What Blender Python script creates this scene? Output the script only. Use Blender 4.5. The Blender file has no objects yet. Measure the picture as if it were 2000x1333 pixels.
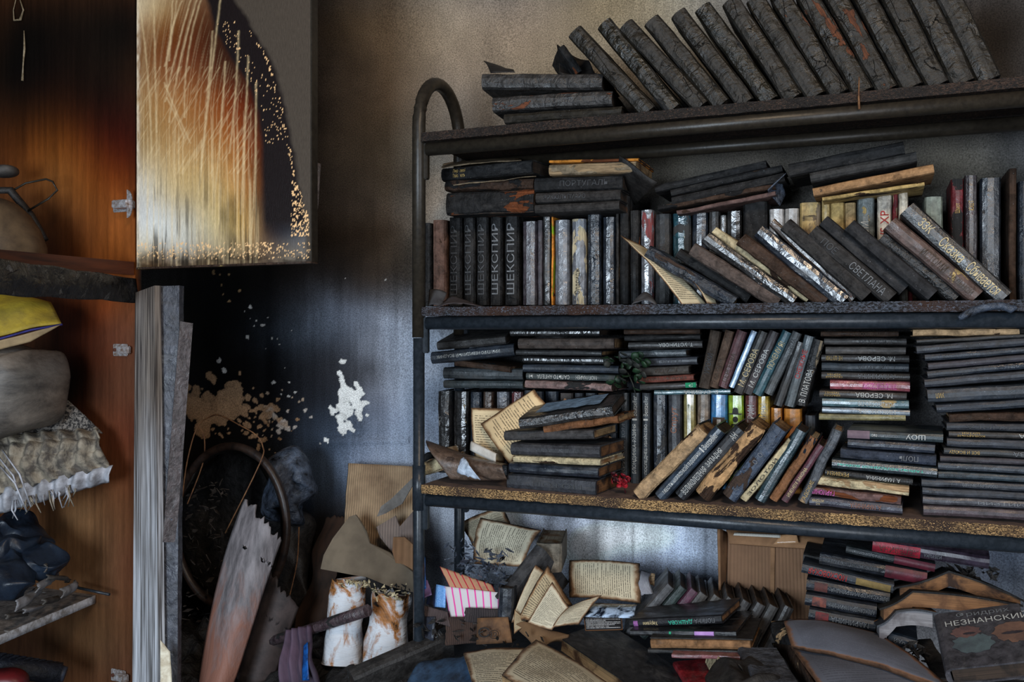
import bpy, bmesh, math, random
import numpy as np
from mathutils import Matrix, Vector, noise
random.seed(7)
SC = bpy.context.scene
COL = SC.collection
# ------------------------------------------------ camera, light, exposure
H = 0.85                       # eye height above the floor
F = 1775.0                     # focal length in pixels of the 2000 px wide frame
cam = bpy.data.cameras.new('camera'); cam.sensor_width = 36; cam.lens = F / 2000 * 36
cam.shift_y = -12.5 / 2000; cam.clip_start = 0.02
co = bpy.data.objects.new('camera', cam); COL.objects.link(co)
co.location = (0, 0, H); co.rotation_euler = (math.pi / 2, 0, 0); SC.camera = co
SC.view_settings.view_transform = 'Standard'; SC.view_settings.look = 'None'
SC.view_settings.gamma = 1; SC.view_settings.use_curve_mapping = False
SC.view_settings.exposure = 0.0
wd = bpy.data.worlds.new('world'); SC.world = wd; wd.use_nodes = True
wd.node_tree.nodes['Background'].inputs[0].default_value = (0.62, 0.72, 0.95, 1)
wd.node_tree.nodes['Background'].inputs[1].default_value = 0.16
def area(name, loc, aim, sx, sy, power, col):
    l = bpy.data.lights.new(name, 'AREA'); l.shape = 'RECTANGLE'; l.size = sx; l.size_y = sy
    l.energy = power; l.color = col
    o = bpy.data.objects.new(name, l); COL.objects.link(o); o.location = loc
    o.rotation_euler = (Vector(aim) - Vector(loc)).to_track_quat('-Z', 'Y').to_euler()
    return o
area('window_daylight', (-1.3, -1.1, H - 0.05), (0.35, 1.8, H - 0.4), 1.0, 1.1, 88, (0.74, 0.87, 1.0))
area('fill_light', (1.2, -1.2, H - 0.15), (0.3, 1.8, H - 0.4), 0.9, 1.3, 36, (0.86, 0.92, 1.0))  # low fill from behind right, added to brighten the scene
area('warm_bounce_fill', (0.25, -0.2, H + 1.3), (0.35, 1.9, H + 0.5), 0.4, 0.4, 20, (1.0, 0.76, 0.52))  # added stand-in for warm light bounced from above
# ------------------------------------------------ frame of reference
TH = math.radians(22.0); CT, ST = math.cos(TH), math.sin(TH)
OX, OY = -0.187, 1.8258        # foot of the front left bookcase post, seen in plan
def S2W(s, w, z): return Vector((OX + s * CT + w * ST, OY - s * ST + w * CT, H + z))
def Pw(px, py, w):             # world point on the upright plane w metres behind the bookcase front
    u, v = (px - 1000) / F, (654 - py) / F
    t = (w + ST * OX + CT * OY) / (ST * u + CT)
    return Vector((u * t, t, H + v * t))
def SZ(px, py, w):
    p = Pw(px, py, w); return ((p.x - OX) * CT - (p.y - OY) * ST, p.z - H, p.y)
def Q(px, py, Y): return Vector(((px - 1000) / F * Y, Y, H + (654 - py) / F * Y))
def Pz(px, py, z):
    v = (654 - py) / F; t = z / v; return Vector(((px - 1000) / F * t, t, H + z))
RZ = Matrix.Rotation(-TH, 4, 'Z')
# ------------------------------------------------ materials
def lin(c):
    return tuple(((x / 255) / 12.92 if x / 255 <= 0.04045 else ((x / 255 + 0.055) / 1.055) ** 2.4) for x in c[:3]) + (1,)
class NT:
    spec = 0.3
    def __init__(s, name):
        s.m = bpy.data.materials.new(name); s.m.use_nodes = True; s.t = s.m.node_tree
        s.b = s.t.nodes['Principled BSDF']
    def n(s, k, **kw):
        o = s.t.nodes.new(k)
        for a, b in kw.items(): setattr(o, a, b)
        return o
    def l(s, a, b): s.t.links.new(a, b)
    def coord(s, scale=(1, 1, 1), src='Object', rnd=True):
        tc = s.n('ShaderNodeTexCoord'); mp = s.n('ShaderNodeMapping'); mp.inputs['Scale'].default_value = scale
        s.l(tc.outputs[src], mp.inputs['Vector'])
        if rnd:
            oi = s.n('ShaderNodeObjectInfo'); mu = s.n('ShaderNodeMath', operation='MULTIPLY'); mu.inputs[1].default_value = 37
            s.l(oi.outputs['Random'], mu.inputs[0]); s.l(mu.outputs[0], mp.inputs['Location'])
        return mp.outputs[0]
    def noise(s, vec, scale, detail=5, rough=0.6, dist=0):
        o = s.n('ShaderNodeTexNoise'); o.inputs['Scale'].default_value = scale; o.inputs['Detail'].default_value = detail
        o.inputs['Roughness'].default_value = rough; o.inputs['Distortion'].default_value = dist
        s.l(vec, o.inputs['Vector']); return o.outputs['Fac']
    def ramp(s, f, a, b, ca=0, cb=1):
        o = s.n('ShaderNodeMapRange'); o.inputs[1].default_value = a; o.inputs[2].default_value = b
        o.inputs[3].default_value = ca; o.inputs[4].default_value = cb; s.l(f, o.inputs[0]); return o.outputs[0]
    def math(s, op, a, b=None):
        o = s.n('ShaderNodeMath', operation=op)
        for i, x in enumerate((a, b)):
            if x is None: continue
            if isinstance(x, (int, float)): o.inputs[i].default_value = x
            else: s.l(x, o.inputs[i])
        return o.outputs[0]
    def mix(s, f, a, b, mode='MIX'):
        o = s.n('ShaderNodeMix', data_type='RGBA', blend_type=mode)
        for i, x in ((0, f), (6, a), (7, b)):
            if isinstance(x, (int, float)): o.inputs[i].default_value = x
            elif isinstance(x, tuple): o.inputs[i].default_value = x
            else: s.l(x, o.inputs[i])
        return o.outputs[2]
    def bump(s, h, st=0.3, d=0.002):
        o = s.n('ShaderNodeBump'); o.inputs['Strength'].default_value = st; o.inputs['Distance'].default_value = d
        s.l(h, o.inputs['Height']); s.l(o.outputs[0], s.b.inputs['Normal'])
    def out(s, col, rough):
        s.b.inputs['Specular IOR Level'].default_value = s.spec
        for i, x in (('Base Color', col), ('Roughness', rough)):
            if isinstance(x, (int, float, tuple)): s.b.inputs[i].default_value = x
            else: s.l(x, s.b.inputs[i])
        return s.m
MC = {}
PAL = dict(blk=(29, 29, 30), nav=(31, 38, 48), dgr=(45, 43, 42), brn=(58, 42, 32), olv=(32, 28, 21), gry=(92, 92, 92), tan=(170, 140, 105),
           pap=(214, 196, 160), wht=(205, 205, 205), sil=(104, 106, 112), gld=(176, 150, 96), tea=(36, 74, 84), blu=(50, 122, 176), red=(120, 36, 38),
           pnk=(150, 78, 88), mar=(88, 38, 40), grn=(150, 180, 40), yel=(210, 170, 60), org=(214, 136, 50), pur=(98, 62, 82), rst=(108, 60, 34),
           sky=(120, 150, 180), cre=(190, 175, 140), bge=(140, 122, 98), drd=(96, 24, 30), pgr=(120, 130, 120), bbl=(58, 76, 98))
def cover(col, peel='dgr', amt=0.3, rough=0.5, bump=0.5, crack=0):
    key = ('c', col, peel, amt, rough, bump, crack)
    if key in MC: return MC[key]
    n = NT('cover_%s_%s' % (col, peel)); v = n.coord(); vs = n.coord((1, 2.5, 2.5))
    big = n.noise(vs, 16, 6, 0.65, 0.6); fine = n.noise(v, 240, 3, 0.7); med = n.noise(v, 60, 5, 0.7, 0.3)
    c = lin(PAL[col]) if isinstance(col, str) else lin(col)
    dk = tuple(x * 0.38 for x in c[:3]) + (1,); lt = tuple(min(1, x * 1.25 + 0.004) for x in c[:3]) + (1,)
    base = n.mix(n.ramp(med, 0.35, 0.7), dk, lt)
    ash = n.ramp(n.math('ADD', big, n.math('MULTIPLY', fine, 0.15)), 0.62, 0.72, 0, 0.3)
    base = n.mix(ash, base, lin((74, 72, 70)))
    pk = n.ramp(n.math('ADD', n.noise(vs, 13, 5, 0.55, 0.5), n.math('MULTIPLY', med, 0.12)), 0.86 - 0.5 * amt, 0.875 - 0.5 * amt)
    pc = lin(PAL[peel]); pc2 = tuple(x * 0.35 for x in pc[:3]) + (1,)
    pcol = n.mix(n.ramp(n.noise(n.coord((1, 14, 14)), 30, 4), 0.35, 0.65), pc2, pc)
    base = n.mix(pk, base, pcol)
    speck = n.ramp(n.noise(v, 420, 1), 0.76, 0.80, 0, 0.5)
    base = n.mix(speck, base, lin((150, 155, 160)))
    r = n.ramp(big, 0.3, 0.7, max(0.08, rough - 0.2), min(0.95, rough + 0.3))
    r = n.math('MAXIMUM', r, n.math('MULTIPLY', pk, 0.85))
    hh = n.math('ADD', n.math('MULTIPLY', med, 0.5 if rough < 0.3 else 1.2), n.math('MULTIPLY', pk, -0.5))
    if bump > 0.6: hh = n.math('ADD', hh, n.math('MULTIPLY', n.noise(n.coord((1.6, 1, 1)), 34, 3, 0.55, 0.8), 2.2))
    if crack:
        vo = n.n('ShaderNodeTexVoronoi', feature='DISTANCE_TO_EDGE'); vo.inputs['Scale'].default_value = 15
        wv = n.n('ShaderNodeVectorMath', operation='ADD'); n.l(n.coord((1, .9, 1.3)), wv.inputs[0]); cb = n.n('ShaderNodeCombineXYZ'); n.l(n.math('MULTIPLY', med, .03), cb.inputs[0]); n.l(cb.outputs[0], wv.inputs[1]); n.l(wv.outputs[0], vo.inputs['Vector'])
        ck = n.ramp(vo.outputs['Distance'], 0.0, 0.012, 1, 0); ck = n.math('MULTIPLY', ck, n.ramp(n.noise(vs, 9, 2), .5, .56, 0, .9))
        base = n.mix(ck, base, (0.004, 0.004, 0.004, 1)); hh = n.math('ADD', hh, n.math('MULTIPLY', ck, -2.0))
    n.bump(hh, bump * (0.5 if rough < 0.3 else 1), 0.003)
    n.spec = 0.16 if rough > 0.5 else (0.42 if rough > 0.3 else 1.0)
    MC[key] = n.out(base, r); return MC[key]
def simple(name, c1, c2, scale=40, rough=0.7, bump=0.3, stretch=(1, 1, 1), lo=0.35, hi=0.65, metal=0, dist=0.2, dst=0.003):
    key = (name,)
    if key in MC: return MC[key]
    n = NT(name); v = n.coord(stretch); f = n.noise(v, scale, 6, 0.65, dist)
    n.bump(f, bump, dst); n.b.inputs['Metallic'].default_value = metal
    MC[key] = n.out(n.mix(n.ramp(f, lo, hi), lin(c1), lin(c2)), rough); return MC[key]
def pages(c1, c2):             # page block: fine leaves
    key = ('p', c1, c2)
    if key in MC: return MC[key]
    n = NT('page_block'); v = n.coord((4, 4, 900)); f = n.noise(v, 1, 3, 0.6); g = n.noise(n.coord(), 28, 5, 0.6, 0.5)
    c = n.mix(n.ramp(f, 0.3, 0.7), lin(tuple(int(x * 0.6) for x in c1)), lin(c1))
    c = n.mix(n.ramp(g, 0.45, 0.62), c, lin(c2)); n.bump(f, 0.4, 0.001)
    MC[key] = n.out(c, 0.85); return MC[key]
PG = dict(tan=pages((176, 142, 100), (70, 48, 32)), drk=pages((64, 50, 40), (20, 17, 15)), pal=pages((190, 176, 150), (120, 84, 50)), brn=pages((132, 92, 58), (45, 30, 22)))
def textpage(name, lines, wd=60, paper=(205, 192, 160), edge=1.0, ink=(50, 46, 42), vert=False, ml=0.1, inkv=1.0):
    n = NT(name); tc = n.n('ShaderNodeTexCoord'); sp = n.n('ShaderNodeSeparateXYZ'); n.l(tc.outputs['UV'], sp.inputs[0])
    u, v = (sp.outputs[1], sp.outputs[0]) if vert else (sp.outputs[0], sp.outputs[1])
    row = n.math('FLOOR', n.math('MULTIPLY', v, lines)); fr = n.math('FRACT', n.math('MULTIPLY', v, lines))
    cb = n.n('ShaderNodeCombineXYZ'); n.l(n.math('MULTIPLY', u, wd), cb.inputs[0]); n.l(n.math('MULTIPLY', row, 7.31), cb.inputs[1])
    f0 = n.n('ShaderNodeTexWhiteNoise', noise_dimensions='1D'); n.l(row, f0.inputs['W'])
    wn = n.noise(cb.outputs[0], 1.0, 2, 0.8)
    word = n.math('GREATER_THAN', wn, 0.44)
    lineh = n.math('MULTIPLY', n.math('GREATER_THAN', fr, 0.3), n.math('LESS_THAN', fr, 0.72))
    marg = n.math('MULTIPLY', n.math('MULTIPLY', n.math('GREATER_THAN', u, ml), n.math('LESS_THAN', u, n.ramp(f0.outputs['Value'], .7, 1, 1 - ml, .45))),
                  n.math('MULTIPLY', n.math('GREATER_THAN', v, 0.1), n.math('LESS_THAN', v, 0.88)))
    t = n.math('MULTIPLY', n.math('MULTIPLY', word, lineh), n.math('MULTIPLY', marg, 0.75 * inkv))
    ob = n.coord(); g = n.noise(ob, 35, 5, 0.65); g2 = n.noise(ob, 9, 3)
    p = n.mix(n.ramp(g2, 0.35, 0.7), lin(paper), lin(tuple(int(x * 0.86) for x in paper)))
    p = n.mix(t, p, lin(ink))
    d = n.math('MINIMUM', n.math('MINIMUM', u, n.math('SUBTRACT', 1, u)), n.math('MINIMUM', v, n.math('SUBTRACT', 1, v)))
    d = n.math('SUBTRACT', d, n.math('MULTIPLY', n.ramp(g, 0.4, 0.75), 0.07 * edge))
    p = n.mix(n.ramp(d, 0.02 * edge, 0.08 * edge, 0.85, 0), p, lin((120, 78, 42)))
    p = n.mix(n.ramp(d, -0.03, 0.035 * edge, 1, 0), p, lin((24, 18, 14)))
    n.bump(g, 0.2, 0.002)
    return n.out(p, 0.85)
def vcol(name, rough=0.7, nsc=400, amp=0.5, bump=0.3, stretch=(1, 1, 1), gloss=None, dst=0.002):
    n = NT(name); n.spec = 0.12; a = n.n('ShaderNodeVertexColor'); a.layer_name = 'stain_and_light'
    f = n.noise(n.coord(stretch, rnd=False), nsc, 4, 0.7)
    c = n.mix(1.0, a.outputs[0], n.ramp(f, 0.25, 0.75, 1 - amp, 1 + amp), 'MULTIPLY')
    n.bump(f, bump, dst)
    return n.out(c, rough)
M_METAL = simple('sooty_grey_metal', (30, 36, 42), (40, 46, 53), 90, 0.3, 0.15, lo=0.4, hi=0.6)
M_METALT = simple('brown_sooted_metal', (34, 30, 25), (46, 41, 34), 90, 0.36, 0.15)
M_CHROME = simple('tarnished_chrome', (196, 196, 200), (120, 96, 78), 120, 0.3, 0.2, metal=0.55)
M_CARD = simple('brown_cardboard', (150, 112, 80), (110, 80, 56), 18, 0.85, 0.25)
M_DCARD = simple('charred_cardboard', (66, 52, 44), (26, 22, 22), 22, 0.85, 0.5)
M_ASH = simple('charred_rubble', (12, 11, 11), (38, 36, 36), 70, 0.6, 1.0, dst=0.006)
M_BLACK = simple('burnt_black', (22, 20, 19), (40, 37, 35), 60, 0.55, 0.8, dst=0.004)
M_GLOSSB = simple('melted_black_plastic', (16, 17, 20), (78, 88, 104), 34, 0.2, 1.0, dst=0.01)
INK = {k: simple('ink_' + k, c, tuple(int(x * 0.8) for x in c), 200, 0.6, 0) for k, c in
       dict(w=(190, 190, 185), g=(180, 150, 90), c=(205, 185, 140), r=(175, 40, 35), k=(28, 26, 25), s=(112, 114, 117), t=(60, 190, 160),
            p=(200, 90, 170), e=(62, 63, 65), o=(150, 100, 78), y=(205, 190, 60), d=(70, 56, 44)).items()}
# ------------------------------------------------ objects
def obj(name, me, mat=None, parent=None, mtx=None):
    o = bpy.data.objects.new(name, me); COL.objects.link(o)
    if mat is not None and me is not None and not me.materials: me.materials.append(mat)
    if parent is not None: o.parent = parent
    elif mtx is not None: o.matrix_world = mtx
    return o
def tag(o, label, cat, group=None, kind=None):
    o['label'] = label; o['category'] = cat
    if group: o['group'] = group
    if kind: o['kind'] = kind
    return o
def struct(o): o['kind'] = 'structure'; return o
def thing(name, label, cat, mtx=None, group=None):
    o = bpy.data.objects.new(name, None); COL.objects.link(o); o.empty_display_size = 0.05
    if mtx is not None: o.matrix_world = mtx
    return tag(o, label, cat, group)
def mesh(name, v, f, smooth=False):
    me = bpy.data.meshes.new(name); me.from_pydata([tuple(x) for x in v], [], f); me.update()
    if smooth: me.polygons.foreach_set('use_smooth', [True] * len(me.polygons))
    return me
def boxv(x0, x1, y0, y1, z0, z1):
    v = [(x, y, z) for x in (x0, x1) for y in (y0, y1) for z in (z0, z1)]
    return v, [(0, 1, 3, 2), (4, 6, 7, 5), (0, 4, 5, 1), (2, 3, 7, 6), (0, 2, 6, 4), (1, 5, 7, 3)]
def bx(name, x0, x1, y0, y1, z0, z1, bev=0.0):
    v, f = boxv(x0, x1, y0, y1, z0, z1); me = mesh(name, v, f)
    if bev:
        bm = bmesh.new(); bm.from_mesh(me); bmesh.ops.bevel(bm, geom=bm.edges[:], offset=bev, segments=2, affect='EDGES'); bm.to_mesh(me); bm.free()
    return me
def tube(name, pts, r, seg=10, closed=False, smooth=True):
    pts = [Vector(p) for p in pts]; n = len(pts); V = []; Fc = []; up = Vector((0.13, 0.31, 0.94)).normalized()
    R = r if isinstance(r, (list, tuple)) else [r] * n
    for i, p in enumerate(pts):
        a = pts[(i - 1) % n] if (i or closed) else p; b = pts[(i + 1) % n] if (i < n - 1 or closed) else p
        t = (b - a).normalized(); x = t.cross(up)
        if x.length < 0.05: x = t.cross(Vector((1, 0, 0)))
        x.normalize(); y = x.cross(t)
        for k in range(seg):
            an = 2 * math.pi * k / seg; V.append(p + x * R[i] * math.cos(an) + y * R[i] * math.sin(an))
    m = n if closed else n - 1
    for i in range(m):
        for k in range(seg):
            j = (i + 1) % n; Fc.append((i * seg + k, i * seg + (k + 1) % seg, j * seg + (k + 1) % seg, j * seg + k))
    if not closed: Fc += [tuple(range(seg))[::-1], tuple((n - 1) * seg + k for k in range(seg))]
    me = mesh(name, V, Fc, smooth)
    if smooth and not closed: me.polygons[-1].use_smooth = False; me.polygons[-2].use_smooth = False
    return me
def jit(v, amp, sc=30, seed=0):
    o = Vector((seed * 3.7, seed * 1.3, seed * 7.1)); v = Vector(v)
    return v + noise.noise_vector((v + o) * sc) * amp
ordw = 'first second third fourth fifth sixth seventh eighth ninth tenth eleventh twelfth thirteenth fourteenth fifteenth sixteenth seventeenth eighteenth nineteenth twentieth'.split()
ordw += ['twenty-' + w for w in ordw[:9]] + ['thirtieth'] + ['thirty-' + w for w in ordw[:9]] + ['fortieth'] + ['forty-' + w for w in ordw[:9]]
def grid(name, fn, nu, nv, thick=0.0, smooth=True, mat=None, parent=None, uvf=None):
    """sheet from fn(u,v)->Vector, given real thickness, with uv"""
    V = [Vector(fn(i / nu, j / nv)) for j in range(nv + 1) for i in range(nu + 1)]; W = nu + 1
    Fc = [(j * W + i, j * W + i + 1, (j + 1) * W + i + 1, (j + 1) * W + i) for j in range(nv) for i in range(nu)]
    uv = [(i / nu, j / nv) for j in range(nv + 1) for i in range(nu + 1)]
    if thick:
        me0 = mesh('t', V, Fc); nr = [Vector(x.vector) for x in me0.vertex_normals]; N = len(V)
        bpy.data.meshes.remove(me0)
        V += [V[i] - nr[i] * thick for i in range(N)]; uv += uv
        Fc += [tuple(N + k for k in f[::-1]) for f in Fc[:]]
        rim = [i for i in range(nu)] + [j * W + nu for j in range(nv)] + [nv * W + i for i in range(nu, 0, -1)] + [j * W for j in range(nv, 0, -1)]
        for k in range(len(rim)):
            a, b = rim[k], rim[(k + 1) % len(rim)]; Fc.append((b, a, a + N, b + N))
    me = mesh(name, V, Fc, smooth); ul = me.uv_layers.new(name='UVMap')
    li = np.empty(len(me.loops), dtype=np.int32); me.loops.foreach_get('vertex_index', li)
    ul.data.foreach_set('uv', np.array(uv, dtype=np.float32)[li].ravel())
    return obj(name, me, mat, parent)
def quadfn(p, curl=0.0, amp=0.0, sc=20, seed=1, cu=0.0, rag=0.0, fold=None):
    """p: 4 world corners BL, BR, TR, TL"""
    p = [Vector(a) for a in p]; nrm = (p[1] - p[0]).cross(p[3] - p[0]).normalized()
    def fn(u, v):
        a = u; b = v
        if rag:
            e = 1 + rag * (noise.noise(Vector((u * 9, v * 9, seed * 5.3))) + 0.5 * noise.noise(Vector((u * 31, v * 31, seed))))
            a = 0.5 + (u - 0.5) * e; b = 0.5 + (v - 0.5) * e
        q = p[0] * (1 - a) * (1 - b) + p[1] * a * (1 - b) + p[2] * a * b + p[3] * (1 - a) * b
        h = curl * math.sin(math.pi * min(1, max(0, v))) + cu * math.sin(math.pi * min(1, max(0, u)))
        if amp: h += amp * noise.noise(q * sc + Vector((seed, 0, 0)))
        if fold: h += fold(u, v)
        return q + nrm * h
    return fn
# text turned into mesh
TXT = {}
def textmesh(body):
    if body in TXT: return TXT[body]
    c = bpy.data.curves.new('t', 'FONT'); c.body = body; c.resolution_u = 2; c.align_x = 'CENTER'; c.align_y = 'CENTER'
    o = bpy.data.objects.new('t', c); COL.objects.link(o)
    dg = bpy.context.evaluated_depsgraph_get(); me = bpy.data.meshes.new_from_object(o.evaluated_get(dg))
    bpy.data.objects.remove(o); v = np.array([x.co[:2] for x in me.vertices]); f = [tuple(p.vertices) for p in me.polygons]
    lo, hi = v.min(0), v.max(0); v = (v - (lo + hi) / 2) / (hi - lo)
    bpy.data.meshes.remove(me); TXT[body] = (v, f); return TXT[body]
def lettering(body, ink, parent, pos, name='lettering'):
    """pos(a,b)->local Vector for a,b in -0.5..0.5"""
    v, f = textmesh(body); me = mesh(name, [pos(a, b) for a, b in v], f)
    return obj(name, me, INK[ink], parent)
# ------------------------------------------------ the book builder
BK = {}
def cover_mesh(L, D, t, amp, seed, hard, round_=0.22, nx=9):
    bt = 0.0026 if hard else 0.0009
    bt = min(bt, t * 0.2)
    b = min(0.005, round_ * t); k = 5
    outer = [(D, t / 2), (D * 0.5, t / 2), (0.004, t / 2)]
    for i in range(1, k): z = t / 2 * math.cos(math.pi * i / k); outer.append((-b * (1 - (2 * z / t) ** 2), z))
    outer += [(0.004, -t / 2), (D * 0.5, -t / 2), (D, -t / 2)]
    inner = [(D, t / 2 - bt), (D * 0.5, t / 2 - bt), (0.004 + bt, t / 2 - bt)]
    for i in range(1, k): z = (t / 2 - bt) * math.cos(math.pi * i / k); inner.append((bt, z))
    inner += [(0.004 + bt, -t / 2 + bt), (D * 0.5, -t / 2 + bt), (D, -t / 2 + bt)]
    n = len(outer); V = []; Fc = []
    for j in range(nx + 1):
        x = -L / 2 + L * j / nx
        for (y, z) in outer + inner:
            p = Vector((x, y, z))
            if amp: p = p + noise.noise_vector(Vector((x * 28 + seed * 9.1, y * 20 + seed, z * 20))) * amp + (noise.noise_vector(Vector((x * 90 + seed, y * 60, z * 60))) * amp * 0.5)
            V.append(p)
    m = 2 * n
    for j in range(nx):
        for i in range(n - 1):
            a, c = j * m + i, (j + 1) * m + i
            Fc.append((a, a + 1, c + 1, c)); Fc.append((a + n, c + n, c + n + 1, a + n + 1))
        a, c = j * m, (j + 1) * m
        Fc.append((a, c, c + n, a + n)); a += n - 1; c += n - 1; Fc.append((a, a + n, c + n, c))
    for i in range(n - 1):
        Fc.append((i, i + n, i + n + 1, i + 1)); a = nx * m + i; Fc.append((a, a + 1, a + n + 1, a + n))
    return mesh('cover', V, Fc), b, bt
nb = [0]
def make_book(M, L, D, t, mat, label, group, pg='drk', amp=0.0009, hard=True, text=None, text2=None, bands=None, cat='book', name='book', board=None):
    nb[0] += 1; sd = nb[0]
    r = thing(name, label, cat, M, group)
    me, b, bt = cover_mesh(L, D, t, amp, sd, hard)
    me.materials.append(mat)
    if board:
        me.materials.append(board)
        for p in me.polygons:
            if p.center.y > 0.008: p.material_index = 1
    obj('cover', me, None, r)
    i = 0.0028 if hard else 0.0004
    V, Fc = boxv(-L / 2 + i, L / 2 - i, bt + 0.002, D - i, -t / 2 + bt * 1.02, t / 2 - bt * 1.02)
    obj('pages', mesh('pages', V, Fc), PG[pg], r)
    for T in (text or []):
        body, c, a0, a1, h, fl = T       # a0..a1 along the spine 0..1, h share of the thickness, fl: turned over
        def pos(a, q, a0=a0, a1=a1, h=h, fl=fl):
            s = -1 if fl else 1
            x = ((a0 + a1) / 2 - 0.5) * L + s * a * (a1 - a0) * L; z = s * q * h * t + (T[6] * t if len(T) > 6 else 0)
            return Vector((x, -b * (1 - (2 * z / t) ** 2) - amp - 0.0006, z))
        pos_T = T
        lettering(body, c, r, pos)
    for T in (bands or []):              # printed colour fields on the spine: (material, x0, x1, z0, z1) as shares
        bm_, x0, x1, z0, z1 = T
        def bf(u, v): 
            x = (x0 + (x1 - x0) * u - 0.5) * L; z = (z0 + (z1 - z0) * v - 0.5) * t
            return Vector((x, -b * (1 - (2 * z / t) ** 2) - amp * 0.9 - 0.0002, z))
        grid('printed_panel', bf, 4, 4, 0, True, bm_, r)
    return r
def bk(A, B, t, w, mat, label, group, D=0.13, yaw=0, roll=0, L=None, **kw):
    sa, za, ya = SZ(A[0], A[1], w); sb, zb, yb = SZ(B[0], B[1], w)
    l = math.hypot(sb - sa, zb - za); ph = math.atan2(zb - za, sb - sa)
    if L: sb = sa + math.cos(ph) * L; zb = za + math.sin(ph) * L; l = L
    tm = t * (ya + yb) / 2 / F
    M = Matrix.Translation(S2W((sa + sb) / 2, w, (za + zb) / 2)) @ Matrix.Rotation(-TH + math.radians(yaw), 4, 'Z') @ Matrix.Rotation(-ph, 4, 'Y') @ Matrix.Rotation(math.radians(roll), 4, 'X')
    return make_book(M, l, D, tm, mat, label, group, **kw)
# ------------------------------------------------ the setting
def pxof(p):                   # numpy (n,3) world -> pixels in the photograph's frame (used only to lay stains and painted light out where they stand)
    return 1000 + F * p[:, 0] / p[:, 1], 654 - F * (p[:, 2] - H) / p[:, 1]
def rbf(tab, x, y, k=62.0):
    T = np.array([(a, b) for a, b, c in tab], float); Cc = np.array([lin(c)[:3] for a, b, c in tab])
    # smooth radial basis interpolation of the colour samples (in display space)
    Cc = np.sqrt(Cc); A = T / k; n = len(T)
    def K(d2): return np.exp(-0.35 * d2) + 0.35 / (1 + d2)
    G = K(((A[:, None] - A[None]) ** 2).sum(2)) + np.eye(n) * 0.12
    mean = Cc.mean(0); wt = np.linalg.solve(G, Cc - mean)
    out = np.tile(mean, (len(x), 1))
    for (a, b), c in zip(A, wt): out += K((x / k - a) ** 2 + (y / k - b) ** 2)[:, None] * c
    return np.clip(out, 0.035, 0.98) ** 2
rng = np.random.RandomState(3)
def vnoise(x, y, s=0):         # smooth value noise, vectorised
    xi = np.floor(x).astype(int); yi = np.floor(y).astype(int); fx = x - xi; fy = y - yi
    fx = fx * fx * (3 - 2 * fx); fy = fy * fy * (3 - 2 * fy)
    def h(a, b):
        q = np.sin(a * 127.1 + b * 311.7 + s * 74.7) * 43758.5453; return q - np.floor(q)
    return (h(xi, yi) * (1 - fx) + h(xi + 1, yi) * fx) * (1 - fy) + (h(xi, yi + 1) * (1 - fx) + h(xi + 1, yi + 1) * fx) * fy
def fbm(x, y, s=0, o=4):
    r = 0; a = 0.5
    for i in range(o): r = r + a * vnoise(x * 2 ** i, y * 2 ** i, s + i); a *= 0.5
    return r / (1 - 0.5 ** o)
def panel_grid(name, w, s0, s1, z0, z1, ns, nz, colf, mat, back=None, parent=None, bumpf=None):
    ss = np.linspace(s0, s1, ns + 1); zz = np.linspace(z0, z1, nz + 1); S, Z = np.meshgrid(ss, zz)
    S = S.ravel(); Z = Z.ravel(); N = len(S); Wd = np.full(N, w)
    wp = np.stack([OX + S * CT + Wd * ST, OY - S * ST + Wd * CT, H + Z], 1)
    x, y = pxof(wp); col = colf(x, y)
    if bumpf is not None: Wd = Wd + bumpf(x, y)
    v = np.stack([S, Wd, Z], 1)
    me = bpy.data.meshes.new(name); i, j = np.meshgrid(np.arange(ns), np.arange(nz)); a = (j * (ns + 1) + i).ravel()
    fc = np.stack([a, a + 1, a + ns + 2, a + ns + 1], 1)
    allv = v; allf = [fc]
    if back is not None:       # a solid panel: back face and rim
        v2 = v.copy(); v2[:, 1] = w + back; allv = np.concatenate([v, v2])
        allf.append(fc[:, ::-1] + N)
        W = ns + 1
        rim = list(range(ns)) + [q * W + ns for q in range(nz)] + [nz * W + q for q in range(ns, 0, -1)] + [q * W for q in range(nz, 0, -1)]
        rf = [(rim[(k + 1) % len(rim)], rim[k], rim[k] + N, rim[(k + 1) % len(rim)] + N) for k in range(len(rim))]
        allf.append(np.array(rf)); col = np.concatenate([col, np.tile(lin((42, 36, 32))[:3], (N, 1))])
    me.from_pydata(allv.tolist(), [], np.concatenate(allf).tolist()); me.update()
    ca = me.color_attributes.new('stain_and_light', 'FLOAT_COLOR', 'POINT')
    ca.data.foreach_set('color', np.concatenate([col, np.ones((len(col), 1))], 1).astype(np.float32).ravel())
    M = Matrix.Translation((OX, OY, H)) @ RZ
    return obj(name, me, mat, parent, M if parent is None else None)
WALLW = 0.345
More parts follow.
